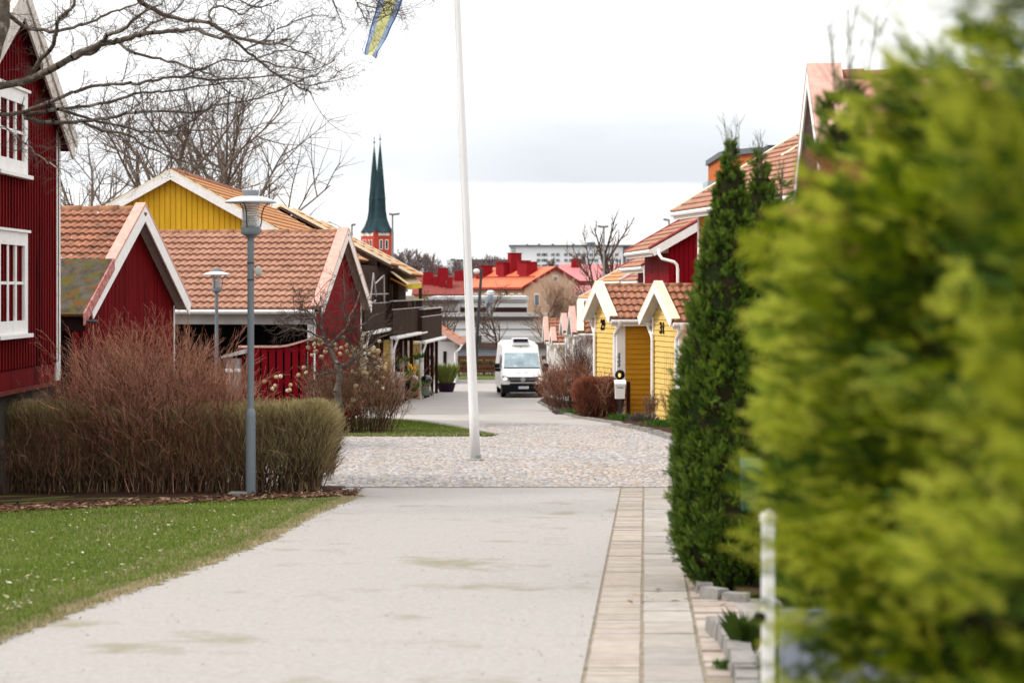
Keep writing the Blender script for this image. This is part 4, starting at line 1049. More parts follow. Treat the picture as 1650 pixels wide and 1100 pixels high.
def orange_building():
    d=320; th=rad(28)
    c=P(845,465,d); e=thing('orange_roofed_building','pale peach building with a bright orange roof and red chimneys beyond the flat roofs','building',(c.x,c.y,-9),th)
    # local: origin = corner seen at px 845; gable along +x (11 m), long side along +y
    W=11.2; L=22; zb=0; ze=ZZ(461,d)+9; zr=ZZ(431,d)+9; tn=(zr-ze)/(W/2)
    peach=mat('peach_render',(.60,.41,.28),(.55,.37,.25),scale=.2,rough=.85)
    m=MB(); m.prism([(0,0,0),(W,0,0),(W,0,ze),(W/2,0,zr-.1),(0,0,ze)],(0,L,0)); m.build('wall',peach,e)
    orr=mat('orange_sheet_roof',(.62,.165,.085),(.56,.14,.07),scale=.3,rough=.6)
    m=MB(); 
    for s in (-1,1):
        n_=Vector((s*tn,0,1)).normalized(); ex=-.6 if s<0 else W+.6
        p0=Vector((ex,-.35,ze-tn*.6)); p1=Vector((W/2,-.35,zr)); m.prism([p0,p1,p1+UZ*(.2/n_.z),p0+n_*.2],(0,L+.7,0))
    ro=m.build('roof',orr,e)
    m=MB(); p0=Vector((-.66,-.42,ze-tn*.6-.25)); m.tube([p0+Vector((0,0,.1)),p0+Vector((0,L+.8,.1))],.16,6)
    for s in (-1,1):
        ex=-.6 if s<0 else W+.6; m.prism([(ex,-.42,ze-tn*.6-.3),(W/2,-.42,zr-.3),(W/2,-.42,zr+.25),(ex,-.42,ze-tn*.6+.25)],(0,.06,0))
    m.build('eave_trim',mat('dark_red_trim',(.23,.03,.03),rough=.6),ro)
    chm=mat('red_chimney_sheet',(.26,.012,.018),(.22,.010,.015),rough=.6)
    for y,w_,h,x in ((20.0,2.4,1.3,2.6),(15.6,1.0,1.2,3.8),(12.8,2.2,1.5,3.0),(11.6,1.2,2.9,4.0),(8.0,.9,1.4,3.8),(5.0,2.6,1.6,3.0)):
        m=MB(); zc=ze+tn*x; m.box(x-.6,x+1.4,y-w_/2,y+w_/2,zc-.4,zc+1.0+h*.8); m.box(x-.75,x+1.55,y-w_/2-.12,y+w_/2+.12,zc+1.0+h*.8,zc+1.12+h*.8); m.build('chimney',chm,ro)
    m=MB(); x=1.9; zc=ze+tn*x+.55; m.tube([(x,0,zc),(x,L,zc)],.09,5); m.build('snow_guard',mat('dark_red_trim',(.23,.03,.03)),ro)
    for y in (1.3,4,7.2,10.5,13.2,17,20):
        m=MB(); m.box(-.14,-.01,y-.5,y+.5,ze-3.2,ze-1.1); w0=m.build('window',white,e); m=MB(); m.box(-.2,-.15,y-.35,y+.35,ze-3.0,ze-1.3); m.build('pane',wingrey,w0)
    for x in (5.6,):
        m=MB(); m.box(x-.5,x+.5,-.12,-.01,zr-2.4,zr-1.3); w0=m.build('window',white,e); m=MB(); m.box(x-.35,x+.35,-.2,-.13,zr-2.25,zr-1.45); m.build('pane',winm,w0)
    for x in (2.2,4.3,7,9.3):
        m=MB(); m.box(x-.5,x+.5,-.12,-.01,ze-3.2,ze-1.2); w0=m.build('window',white,e); m=MB(); m.box(x-.35,x+.35,-.2,-.13,ze-3.0,ze-1.4); m.build('pane',wingrey,w0)
    for y in (5.6,12):
        m=MB(); m.tube([(-.55,y,ze-.5),(-.1,y+.3,ze-1.2),(-.1,y+.3,0)],.12,6); m.build('downpipe',mat('brown_pipe',(.20,.09,.06),rough=.6),e)
orange_building()

def gable_far(name,label,cat,px0,px1,yb,yr,yb2,d,wallm,roofm,th=0,depth=12,nwin=0,chim=(),chm=None):
    """long side facing us, ridge across"""
    c=P(px0,465,d); e=thing(name,label,cat,(c.x,c.y,-10),th)
    W=gx(px1,d)-gx(px0,d); ze=ZZ(yb,d)+10; zr=ZZ(yr,d+depth/2)+10; tn=(zr-ze)/(depth/2)
    m=MB(); m.prism([(0,0,0),(0,depth,0),(0,depth,ze),(0,depth/2,zr-.1),(0,0,ze)],(W,0,0)); m.build('wall',wallm,e)
    m=MB()
    for s in (-1,1):
        n_=Vector((0,s*tn,1)).normalized(); ey=-.5 if s<0 else depth+.5
        p0=Vector((-.4,ey,ze-tn*.5)); p1=Vector((-.4,depth/2,zr)); m.prism([p0,p1,p1+UZ*(.2/n_.z),p0+n_*.2],(W+.8,0,0))
    ro=m.build('roof',roofm,e)
    for i in range(nwin):
        x=W*(i+.5)/nwin; m=MB(); m.box(x-.5,x+.5,-.12,-.01,ze-2.4,ze-.9); w0=m.build('window',white,e); m=MB(); m.box(x-.36,x+.36,-.18,-.13,ze-2.25,ze-1.05); m.build('pane',wingrey,w0)
    for f,yy,w_,h in chim:
        m=MB(); x=W*f; zc=ze+tn*yy; m.box(x-w_/2,x+w_/2,yy-.5,yy+.7,zc-.5,zc+h); m.build('chimney',chm,ro)
    return e
dred=mat('dull_red_roof',(.24,.065,.055),(.19,.05,.042),scale=.4,rough=.8)
gable_far('yellow_far_house','pale yellow house with dull red roof and chimneys left of the flagpole','house',668,752,474,446,0,300,mat('far_yellow_render',(.62,.52,.24),(.56,.47,.22),scale=.3),dred,0,14,7,((.24,3.6,1.6,2.0),(.42,3.2,1.3,1.5),(.52,2.6,1.0,1.6),(.66,2.2,.9,1.7),(.52,5.6,1.6,1.9),(.86,5.2,1.8,1.6)),mat('red_chimney_sheet',(.26,.012,.018)))
gable_far('pink_roofed_hall','long hall with a faded pink sheet roof behind the bare trees','building',905,1060,452,427,0,380,mat('pinkish_wall',(.36,.12,.11),(.30,.10,.09),scale=.3),mat('faded_pink_roof',(.50,.20,.20),(.44,.17,.17),scale=.3,rough=.6),0,16,0,((.16,6.5,1.8,1.8),),mat('red_chimney_sheet',(.26,.012,.018)))
gable_far('pink_roofed_annex','low annex with a dull pink roof right of the peach gable','building',930,1010,478,462,0,300,mat('pinkish_wall',(.36,.12,.11)),mat('dull_pink_roof',(.36,.13,.13),(.30,.10,.10),scale=.3,rough=.6),0,12)
gable_far('brown_roofed_house','low dark brown roofed house half hidden behind the flagpole','house',735,800,462,441,0,420,mat('far_brown_wall',(.16,.07,.05)),mat('dark_brown_roof',(.10,.045,.035),rough=.8),0,12)

def blocks(name,label,items,d,cat='apartment block'):
    e=thing(name,label,cat,P(items[0][0],465,d))
    for px0,px1,y0,y1,mm,part in items:
        m=MB(); wbox(m,px0,px1,y0,y1,d,12,sk=R.uniform(-1.5,0)); m.build(part,mm,e,world=True)
    return e
pale=mat('far_pale_render',(.55,.57,.58),(.5,.52,.53),scale=.1); midg=mat('far_grey_render',(.30,.31,.31),(.25,.26,.26),scale=.1)
e=blocks('pale_tower_block','pale tower block with dark corner on the skyline left of the flagpole',[(720,731,419,450,pale,'wall'),(731.2,745,421,450,midg,'side_wall'),(726,733,417,418.9,dkmetal,'roof_hut')],800)
for y in (424,430,436):
    m=MB(); wbox(m,722.5,725,y,y+2.5,797,.3); m.build('window',winm,e,world=True)
e=blocks('grey_slab_block','long low grey block on the skyline right of the flagpole',[(736,820,419.5,450,midg,'wall'),(735,821,417.8,419.4,mat('slate_grey_roof',(.15,.18,.20)),'roof')],850)
for y in (423,428,433):
    m=MB(); wbox(m,760,818,y,y+1.6,846.5,.3); m.build('window_band',mat('dull_window_band',(.17,.18,.19)),e,world=True)

# flat roofed workshops in the dip beyond the lawn
wsl=mat('white_cladding',(.82,.82,.82),(.75,.75,.755),scale=.15,rough=.7); grv=mat('gravel_flat_roof',(.20,.19,.185),(.15,.14,.135),scale=.6,rough=.95)
def flat_hall(name,label,px0,px1,ytop,ybot,d,dep,wallm,trimm,bands=(),slats=(),roof_y=None,roofm=grv):
    e=thing(name,label,'building',P(px0,ybot,d))
    m=MB(); wbox(m,px0,px1,ytop,ybot,d,dep); m.build('wall',wallm,e,world=True)
    x0,x1=gx(px0-1,d),gx(px1+1,d); z=ZZ(ytop,d)
    zb=ZZ(roof_y,d+dep) if roof_y else z+.15
    m=MB(); m.prism([(x0,d-.4,z+.003),(x0,d-.4,z+.22),(x0,d+dep,max(zb,z+.23)),(x0,d+dep,z+.003)],(x1-x0,0,0)); m.build('roof',roofm,e,world=True)
    m=MB(); m.box(x0-.1,x1+.1,d-.55,d-.41,z-.12,z+.26); m.build('roof_edge',trimm,e,world=True)
    for a,b,y0,y1,mm,part in bands:
        m=MB(); m.box(gx(a,d),gx(b,d),d-.14,d-.004,ZZ(y1,d),ZZ(y0,d)); m.build(part,mm,e,world=True)
    return e
slat=mat('blue_grey_slats',(.36,.39,.43),(.32,.35,.39),scale=.3,rough=.6); slatd=mat('dark_slat_gap',(.14,.15,.17))
brb=mat('dark_brown_band',(.045,.02,.017),(.03,.014,.012),scale=.3)
bands=[(735,800,560,576,slat,'roller_door')]+[(736,799,y,y+.7,slatd,'slat_line') for y in (563,566.5,570,573.5)]
flat_hall('workshop','near low workshop with blue grey roller doors beyond the lawn fence',690,885,557,600,150,14,mat('grey_workshop_wall',(.52,.52,.53),(.45,.45,.46),scale=.3),mat('brown_roof_edge',(.10,.065,.055),rough=.8),bands,roof_y=541)
flat_hall('white_hall','middle white hall with thin dark eave line beyond the workshop',700,905,514,548,200,25,wsl,mat('dark_eave',(.07,.06,.06)),[(702,903,529.5,530.6,mat('thin_grey_line',(.2,.2,.2)),'panel_line')],roof_y=503)
flat_hall('upper_hall','white topped hall with a dark brown window band under the peach building',690,850,481,505,240,30,wsl,mat('pale_edge',(.5,.5,.5)),[(735,849,495,504,brb,'window_band'),(692,848,486.8,487.6,mat('thin_grey_line',(.2,.2,.2)),'panel_line')],roof_y=477,roofm=mat('white_roof_sheet',(.74,.74,.75),rough=.6))
flat_hall('grey_hall','pale hall with dark window band left of the flagpole',672,738,487,520,230,12,mat('mauve_grey_wall',(.44,.41,.41),(.37,.34,.345),scale=.3),mat('dark_eave',(.07,.06,.06)),[(706,737,501,507,brb,'window_band')])
# silvery vent pipe
e=thing('vent_pipe','silvery ventilation pipe with a dome cap on the flat roofs','vent pipe',P(789.5,513,196))
m=MB(); m.lathe([(.32,ZZ(513,196)),(.30,ZZ(490,196)),(.46,ZZ(489,196)),(.46,ZZ(478,196)),(.30,ZZ(477,196))],14,(gx(789,196),196,0)); m.build('pipe',mat('galvanised_pipe',(.26,.30,.34),(.20,.23,.26),scale=2,rough=.5),e,world=True,smooth=False)
m=MB(); m.lathe([(.28,ZZ(476.9,196)),(.42,ZZ(475,196)),(.42,ZZ(470,196)),(.20,ZZ(467.5,196))],14,(gx(790.5,196),196,0)); m.build('cap',mat('bright_metal',(.62,.64,.66),rough=.4),e,world=True)
# ------------------------------------------------------------------ PLANTS
def rv(k=1.0): return Vector((R.gauss(0,k),R.gauss(0,k),R.gauss(0,k)))
def grow(segs, p, d, L, r, lev, maxlev, kids, wob=.18, up=.06, nseg=4, ang=(.5,1.0), kr=.6, kl=.62, start=.25, rmin=.0015, taper=.55):
    d=d.normalized(); pts=[p.copy()]; q=p.copy(); st=L/nseg
    for i in range(nseg):
        d=(d+rv(wob)*.6+Vector((0,0,up))).normalized()
        n_=q+d*st; ra=r*(1-(1-taper)*i/nseg); rb=r*(1-(1-taper)*(i+1)/nseg)
        segs.append((*q,*n_,max(ra,rmin),max(rb,rmin),lev)); q=n_; pts.append(q.copy())
    if lev>=maxlev: return
    k=kids[lev] if isinstance(kids,(list,tuple)) else kids
    for j in range(k):
        t=start+(1-start)*(j+R.random())/k; i=min(int(t*nseg),nseg-1); f=t*nseg-i
        b=pts[i].lerp(pts[i+1],f); ax=(pts[i+1]-pts[i]).normalized()
        sd=ax.cross(rv()).normalized(); a=R.uniform(*ang)
        grow(segs,b,ax*math.cos(a)+sd*math.sin(a),L*kl*R.uniform(.7,1.2)*(1.15-.5*t),r*kr*(1.1-.45*t),lev+1,maxlev,kids,wob,up,max(2,nseg-1),ang,kr,kl,.15,rmin,taper)
def emit(segs, name, mats, parent, sides=3, nmat=None, mi=None):
    return sticks(name,[s[:8] for s in segs],mats,parent,nmat or (len(mats) if isinstance(mats,list) else 1),sides,mi)

# ---- the big bare tree whose limbs hang in from the upper left
def near_tree():
    bx=P(-14,465,21.4); zg=gz(21.4)
    e=thing('bare_tree','large leafless tree at the left edge with lichen grey limbs spreading over the house','tree',(bx.x,21.4,zg))
    tr=[(*Vector((bx.x-.45,21.3,zg)),*P(-62,465,21.35),.19,.165),(*P(-62,465,21.35),*P(-40,180,21.4),.165,.14),(*P(-40,180,21.4),*P(-14,70,21.4),.14,.125),(*P(-14,70,21.4),*P(0,40,21.4),.125,.105),(*P(0,40,21.4),*P(3,-60,21.5),.105,.085),(*P(3,-60,21.5),*P(20,-260,21.6),.085,.06)]
    m=MB(); m.tube([tr[0][0:3]]+[t_[3:6] for t_ in tr],[tr[0][6]]+[t_[7] for t_ in tr],12); m.build('trunk',bark,e,world=True,smooth=True)
    limbs=[
     ([(-34,160),(0,139),(41,131),(82,112),(115,93),(164,71),(191,67),(218,57),(245,53),(289,50),(322,49),(355,63),(380,60),(420,68),(455,72)],13,2.5,-1.0),
     ([(112,96),(147,86),(164,68),(175,56),(196,49),(218,30),(236,17),(262,6)],8,2.5,-1.3),
     ([(0,12),(14,24),(38,42),(60,48),(93,50),(131,41),(164,27),(191,18),(228,2),(250,-14)],8,2,1.0),
     ([(205,-30),(224,0),(237,11),(273,26),(305,33),(335,36),(368,56),(393,79),(417,98),(445,120),(475,136),(502,149)],9,1.6,.4),
     ([(335,36),(363,52),(400,64),(440,68),(470,78),(500,92)],5,1.2,.2),
     ([(341,38),(338,22),(344,12),(358,10),(374,16),(390,24),(405,12)],4,1.5,.1),
     ([(-40,190),(0,185),(41,181),(82,164),(120,149),(164,138),(213,135),(245,131),(273,124),(322,127),(360,128),(400,126),(450,122),(490,126),(512,120)],7,1.6,-.6),
     ([(40,186),(76,179),(123,172),(177,165),(218,151),(259,149),(300,143),(349,136),(392,130)],6.5,2,.9),
     ([(40,189),(60,196),(87,198),(131,195),(175,190),(218,181),(265,179),(322,180),(349,169),(400,162),(440,150),(478,132),(498,124)],7,1.6,.5),
     ([(191,68),(218,86),(259,95),(295,105),(327,117),(363,127),(400,124)],5,2,-.7),
     ([(93,176),(142,191),(191,202),(232,211),(270,212),(330,210),(365,205)],5,1.6,1.1),
     ([(136,198),(164,211),(207,218),(232,235),(262,248),(300,262),(330,270)],4.5,1.6,.7),
     ([(45,128),(60,105),(82,79),(90,57),(95,30),(115,14),(122,-6)],8,4,-.6),
     ([(115,14),(104,28),(95,30)],3,2,-.6),([(226,60),(240,40),(260,33),(290,10),(300,-10)],4,2,.6),
     ([(-38,200),(0,205),(20,214),(40,230),(55,248),(80,262),(100,280)],3,1.5,-.8),
     ([(300,122),(330,110),(360,96),(400,98),(440,84),(470,80),(505,88)],3.5,1.5,.2),
     ([(268,212),(300,200),(330,180),(350,160),(380,150)],3,1.5,-.4),
     ([(395,80),(420,68),(445,48),(470,36),(505,24)],3.5,1.5,.6),
     ([(415,98),(440,104),(470,110),(510,112),(540,98)],3,1.2,.3),
     ([(478,136),(500,138),(530,130),(550,112)],2.5,1.0,.2),
     ([(520,-40),(536,0),(546,26),(556,48)],2.5,1.2,1.0),([(556,-40),(575,4),(584,20),(592,36)],3,1.2,.8),([(590,-30),(604,-4),(616,10),(622,26),(634,18)],2.5,1.2,.9),([(575,4),(600,12),(618,6),(640,12)],2,1.0,.8),
     ([(330,-20),(352,0),(380,-4),(410,12),(440,6),(460,-10)],3.5,1.5,.5),([(405,12),(420,2),(432,-12)],2.5,1.5,.4)]
    T=[]
    for pts,w0,w1,dd in limbs:
        n_=len(pts); W=[]; L=[]
        for i,(x,y) in enumerate(pts):
            t=i/(n_-1); dep=21.5+dd*t*1.6+ .25*math.sin(x*.05)
            W.append((P(x,y,dep),(w0+(w1-w0)*t)/2/150*1.05))
        # smooth resample
        for i in range(n_-1):
            a,ra=W[i]; b,rb=W[i+1]; k=3
            p0=W[max(0,i-1)][0]; p3=W[min(n_-1,i+2)][0]; prev=a
            for j in range(1,k+1):
                t=j/k; q=.5*((2*a)+(b-p0)*t+(2*p0-5*a+4*b-p3)*t*t+(3*a-p0-3*b+p3)*t**3)
                q+=rv(.008)
                L.append((*prev,*q,ra+(rb-ra)*(j-1)/k,ra+(rb-ra)*t)); 
                dirv=(q-prev)
                dens=.9 if (w0<6 or i>n_*.4) else .5
                if dirv.length>0:
                    ln=dirv.length
                    m=ln*11.5*dens
                    for _ in range(int(m)+(1 if R.random()<m%1 else 0)):
                        bp=prev.lerp(q,R.random()); ax=dirv.normalized()
                        sd=ax.cross(rv()).normalized(); sd.z=sd.z*.8+.12
                        a_=R.uniform(.45,1.1)
                        rr=min(.006,ra*.6+.001)
                        grow(T,bp,ax*math.cos(a_)+sd*math.sin(a_),R.uniform(.15,.62)*(1.0 if i>n_*.3 else .7),rr*R.uniform(.6,1),1,3,(0,4,3),.3,.015,4,(.5,1.15),.62,.55,rmin=.0016)
                prev=q
        sticks('limb',L,bark,e,1,8)
    emit(T,'crown',barkd,e)
near_tree()

def bare_tree(label,px,d,hpx,spread,seed,r0,name='bare_tree',kids=(9,7,5),maxlev=3,tm=barkb,cm=barkd,rmin=.006,ybase=None,lean=(0,0,0),group=None,up=.08,ang=(.45,.95),trunk_frac=.8,start=.28,kl=.58,cat='tree'):
    global R
    keep=R; R=random.Random(seed)
    z0=gz(d) if ybase is None else ZZ(ybase,d); top=ZZ(hpx,d); H=top-z0
    e=thing(name,label,cat,(gx(px,d),d,z0),group=group)
    S=[]
    grow(S,Vector((gx(px,d),d,z0)),Vector((lean[0],lean[1],1)),H*trunk_frac,r0,0,maxlev,kids,.10,up,8,ang,.55,kl*spread,start,rmin,.35)
    t=[s for s in S if s[8]==0]; c=[s for s in S if s[8]>0]
    emit(t,'trunk',tm,e,7); emit(c,'crown',cm,e,4 if r0>.3 else 3)
    R=keep; return e
gB1='bare trees behind the yellow house'
greyb=mat('grey_brown_bark',(.17,.135,.112),(.115,.09,.074),scale=3,rough=.95)
for px,d,hp,sp_,sd,r0,lean,lb in ((198,90,98,.85,3,.20,(-.10,0),'leafless tree standing left of the yellow gable peak'),(268,86,80,.85,8,.22,(-.06,0),'leafless tree rising just over the yellow gable peak'),
     (352,94,88,.95,13,.22,(.12,0),'leafless tree above the yellow roof ridge'),(130,84,170,.85,21,.16,(.03,0),'leafless tree close to the corner of the red house'),(462,120,262,.85,29,.15,(-.05,0),'smallest leafless tree, low behind the yellow roof by the street lamp'),(318,104,150,.9,41,.16,(.02,0),'slim leafless tree in the middle of those behind the yellow house')):
    bare_tree(lb,px,d,hp,sp_,sd,r0,group=gB1,lean=lean,tm=greyb,cm=greyb,rmin=.0062,kids=(9,7,6),start=.42,trunk_frac=.74,ang=(.45,1.05),up=.025,kl=.66)
gB2='bare trees above the far roofs'
for px,d,hp,sp_,sd,r0,lean,lb in ((1004,140,352,.75,5,.30,(-.03,0),'thick pollarded bare tree in front of the dark end of the white slab'),(968,128,362,.7,9,.13,(-.14,0),'slender bare tree leaning left before the white slab'),(1042,132,372,.5,15,.11,(.05,0),'small bare tree next to the tan roof verge'),(1120,150,372,.5,17,.10,(-.1,0),'thin bare tree just left of the yellow eave')):
    bare_tree(lb,px,d,hp,sp_,sd,r0,group=gB2,lean=lean,tm=barkb,cm=barkb,rmin=.013,kids=(8,6,4),start=.42,up=.14)
gB3='young bare trees by the lawn fence'
for px,d,hp,sp_,sd,r0,lean,lb in ((739,122,470,.9,35,.10,(0,0),'young bare tree left of the flagpole by the lawn'),(806,124,470,.9,37,.10,(-.02,0),'young bare tree right of the flagpole by the lawn'),(884,116,478,.9,39,.09,(-.14,0),'young bare tree leaning behind the van'),(702,130,478,.6,43,.10,(.05,0),'thin bare tree behind the last balcony')):
    bare_tree(lb,px,d,hp,sp_,sd,r0,group=gB3,lean=lean,tm=barkb,cm=barkb,rmin=.009,kids=(10,7,5),start=.34,ang=(.5,1.05),up=.06,kl=.62)
tanb=mat('tan_twigs',(.54,.38,.28),(.43,.29,.21),scale=2,rough=.95)
bare_tree('broad bare tree with dense tan twigs in front of the peach gable',893,136,446,1.0,51,.15,tm=barkb,cm=tanb,rmin=.009,kids=(22,13,9),start=.16,up=.07,ang=(.5,1.1),kl=.60,trunk_frac=.72)
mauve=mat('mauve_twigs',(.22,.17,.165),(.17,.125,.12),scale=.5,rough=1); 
gB4='far bare trees on the skyline'
k=0
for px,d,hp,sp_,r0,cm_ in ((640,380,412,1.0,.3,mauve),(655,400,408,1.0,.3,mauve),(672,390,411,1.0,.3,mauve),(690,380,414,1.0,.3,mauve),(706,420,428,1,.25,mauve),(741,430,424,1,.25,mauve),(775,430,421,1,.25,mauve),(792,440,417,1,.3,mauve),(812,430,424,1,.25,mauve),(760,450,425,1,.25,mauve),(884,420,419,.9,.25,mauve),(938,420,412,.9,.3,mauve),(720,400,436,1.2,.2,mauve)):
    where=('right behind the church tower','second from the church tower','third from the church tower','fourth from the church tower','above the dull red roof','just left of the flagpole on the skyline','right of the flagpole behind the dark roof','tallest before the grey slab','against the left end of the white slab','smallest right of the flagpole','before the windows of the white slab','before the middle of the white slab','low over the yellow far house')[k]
    bare_tree('far mauve bare tree '+where,px,d,hp,sp_,60+k,r0,group=gB4,tm=mauve,cm=cm_,rmin=.045,kids=(13,9,5),start=.2,ybase=470,kl=.6); k+=1

# ---- hedges and shrubs made of thin shoots
olv=[mat('olive_twig',(.36,.28,.145),(.27,.20,.10),scale=3,rough=.9,spec=.1),mat('khaki_twig',(.50,.43,.20),(.40,.335,.15),scale=3,rough=.9,spec=.1),mat('brown_twig',(.17,.105,.062),(.11,.068,.04),scale=3,rough=.9,spec=.1)]
redt=[mat('red_brown_twig',(.47,.22,.14),(.35,.15,.095),scale=3,rough=.9,spec=.1),mat('rust_twig',(.62,.34,.23),(.50,.25,.17),scale=3,rough=.9,spec=.1),mat('dark_brown_twig',(.13,.062,.042),(.08,.04,.028),scale=3,rough=.9,spec=.1)]
def box_hedge(name,label,X0,X1,d0,d1,h,n,mats,cat='hedge',r=(.0028,.0042),zj=.05,stems=None,roundend=.25,tip=None,zlow=.12,ln=(.14,.36),group=None,warm=None):
    cx=(X0+X1)/2; e=thing(name,label,cat,(cx,(d0+d1)/2,gz((d0+d1)/2)),group=group)
    S=[];mi=[]
    def lim(x,y):
        ex=min(x-X0,X1-x); ey=min(y-d0,d1-y)
        k=1-.20*max(0,1-ex/roundend)**2-.10*max(0,1-ey/.25)**2
        return h*k+zj*.8*noise.noise(Vector((x*1.7,y*2,1)))
    ns=stems or int(n/16)
    for i in range(ns):
        x=R.uniform(X0+.12,X1-.12); y=R.uniform(d0+.12,d1-.12); z=gz(y)-.03; q=Vector((x,y,z)); dv_=Vector((R.gauss(0,.2),R.gauss(0,.2),1)).normalized()
        rr=R.uniform(.005,.010); H=lim(x,y)*R.uniform(.6,.9)
        for s in range(4):
            n2=q+dv_*H/4; S.append((*q,*n2,rr*(1-.17*s),rr*(1-.17*(s+1)),0)); mi.append(len(mats)-1 if R.random()<.75 else 0); q=n2; dv_=(dv_+rv(.16)).normalized()
            if R.random()<.5:
                b=(dv_+rv(.45)).normalized(); S.append((*q,*(q+b*R.uniform(.15,.4)),rr*.6,rr*.3,0)); mi.append(len(mats)-1 if R.random()<.5 else 0)
    for i in range(n):
        t=R.random(); x=R.uniform(X0,X1); y=R.uniform(d0,d1)
        if t<.42:
            y=d0+abs(R.gauss(0,.13)); 
        elif t<.55: x=X1-abs(R.gauss(0,.12))
        H=lim(x,y); f=R.random()**.55; z=zlow+(H-zlow)*f*.97
        L_=R.uniform(*ln); oy=-.25 if y<d0+.2 else 0; ox=.3 if x>X1-.15 else (-.3 if x<X0+.15 else 0)
        dv_=Vector((R.gauss(ox,.33),R.gauss(oy,.33),R.uniform(.5,1.2))).normalized()
        top=z+dv_.z*L_
        if top>H+zj*R.random(): L_=max(.05,(H+zj*R.random()-z)/dv_.z)
        a=Vector((x,y,gz(y)+z)); b=a+dv_*L_; rr=R.uniform(*r)
        S.append((*a,*b,rr,rr*.45,0)); q=R.random()
        if f>.82 and tip: mi.append(tip if R.random()<.7 else 0)
        elif warm is not None and x<warm+R.gauss(0,.35) and R.random()<.62: mi.append(2)
        else: mi.append(0 if q<.45 else (1 if q<.45+.35*f else len(mats)-1))
    emit(S,'shoots',mats,e,3,len(mats),mi); return e
box_hedge('clipped_hedge','long clipped leafless hedge with khaki shoots behind the near lawn',-7.4,-2.36,25.45,26.45,1.16,32000,[olv[0],olv[1],mat('rust_brown_twig',(.33,.165,.10),(.24,.115,.07),scale=3,rough=.9),olv[2]],tip=1,warm=-3.55,stems=1500,zj=.06,roundend=.18)
def fan_bush(name,label,px,d,h,spread,nst,mats,seed,cat='shrub',base_r=.5,r0=.007,kids=(7,5),squash=1.0,group=None,heavy=None,lean=.5,rmin=.0018,jit=.14):
    global R
    keep=R; R=random.Random(seed); x0=gx(px,d)
    e=thing(name,label,cat,(x0,d,gz(d)),group=group); S=[]
    for i in range(nst):
        a=R.uniform(0,6.283); q=math.sqrt(R.random())
        bx=x0+math.cos(a)*q*base_r*spread; by=d+math.sin(a)*q*base_r*squash
        out=Vector((math.cos(a)*q*lean*spread,math.sin(a)*q*lean*squash,1))+rv(.10)
        hh=h*(1-.30*q*q)*R.uniform(.72,1.04)
        grow(S,Vector((bx,by,gz(by)-.02)),out,hh*.80,r0*R.uniform(.7,1.2),0,2,kids,jit,.05,5,(.25,.65),.55,.40,.35,rmin,.4)
    mi=[(len(mats)-1 if (s[8]==0 and R.random()<.8) else (R.choice((0,0,1)) if R.random()<.8 else len(mats)-1)) for s in S]
    emit(S,'shoots',mats,e,3,len(mats),mi); R=keep; return e
fan_bush('red_twigged_shrub','tall leafless shrub with reddish brown shoots growing through the clipped hedge',252,25.85,2.5,1.5,310,redt,91,base_r=.62,lean=.24,kids=(9,6),squash=.55,jit=.2)
fan_bush('brown_twigged_shrub','lower leafless brown shrub at the foot of the red house corner',120,25.7,1.75,1.2,55,[olv[2],redt[0],redt[2]],92,base_r=.6,lean=.45,kids=(7,5),squash=.6)
fan_bush('bent_twig_shrub','thin leafless shrub with bent shoots at the left end of the hedge',34,25.3,1.3,1.2,22,[olv[2],redt[0],redt[2]],93,base_r=.5,lean=.6,kids=(6,5),squash=.5)

# dried hydrangea with its flower heads and the gnarled little tree beside it
hyd=[mat('pale_brown_stem',(.40,.25,.16),(.28,.17,.11),scale=4,rough=.9),mat('rusty_stem',(.30,.13,.08),rough=.9),mat('dark_stem',(.08,.05,.035),rough=.9)]
eh=fan_bush('hydrangea_shrub','dried hydrangea with tan flower heads beside the grass wedge',576,48.3,2.3,1.25,230,hyd,94,base_r=.7,lean=.36,kids=(7,5),rmin=.0032,r0=.009,jit=.2)
headm=[mat('tan_flower',(.66,.50,.31),(.50,.36,.2),scale=14,rough=.95,bump=.5),mat('cream_flower',(.80,.70,.50),(.64,.52,.34),scale=14,rough=.95,bump=.5)]
protos=[]
for k in range(3):
    V=[];Q=[];b=0
    for i in range(150):
        v=rv().normalized(); c=v*.062*R.uniform(.8,1.05); u=v.cross(rv()).normalized(); w_=v.cross(u); s=.022
        for a,bb in ((-1,-1),(1,-1),(1,1),(-1,1)): 
            V.append(tuple(c+u*a*s+w_*bb*s+v*R.uniform(-.01,.01)))
        Q.append((b,b+1,b+2,b+3)); b+=4
    me=bpy.data.meshes.new('flower_head'); me.from_pydata(V,[],Q); me.materials.append(headm[k%2]); protos.append(me)
hp=[(497,560),(503,572),(518,575),(530,548),(541,562),(553,545),(560,556),(567,560),(580,566),(590,560),(601,560),(609,566),(602,575),(612,580),(622,586),(616,592),(608,592),(596,589),(600,600),(590,602),(612,607),(617,608),(604,620),(597,614),(592,628),(606,622),(616,624),(574,602),(568,598),(556,602),(585,582),(576,575),(566,574),(548,570),(493,600),(490,592),(481,604),(569,644),(540,580),(525,562),(595,570),(605,585),(620,598),(587,594),(509,566),(560,566)]
hp+=[(R.uniform(572,622),R.uniform(548,632)) for _ in range(34)]+[(R.uniform(505,565),R.uniform(542,575)) for _ in range(10)]
inv=ROOT[eh.name].inverted()
for i,(x,y) in enumerate(hp):
    o=bpy.data.objects.new('flower_head',protos[i%3]); COL.objects.link(o); o.parent=eh; o.location=inv@P(x,y,47.9+R.uniform(-.6,.5)); s=R.uniform(.6,1.0); o.scale=(s,s,s*.85); o.rotation_euler=(R.random(),R.random(),R.random()*6)
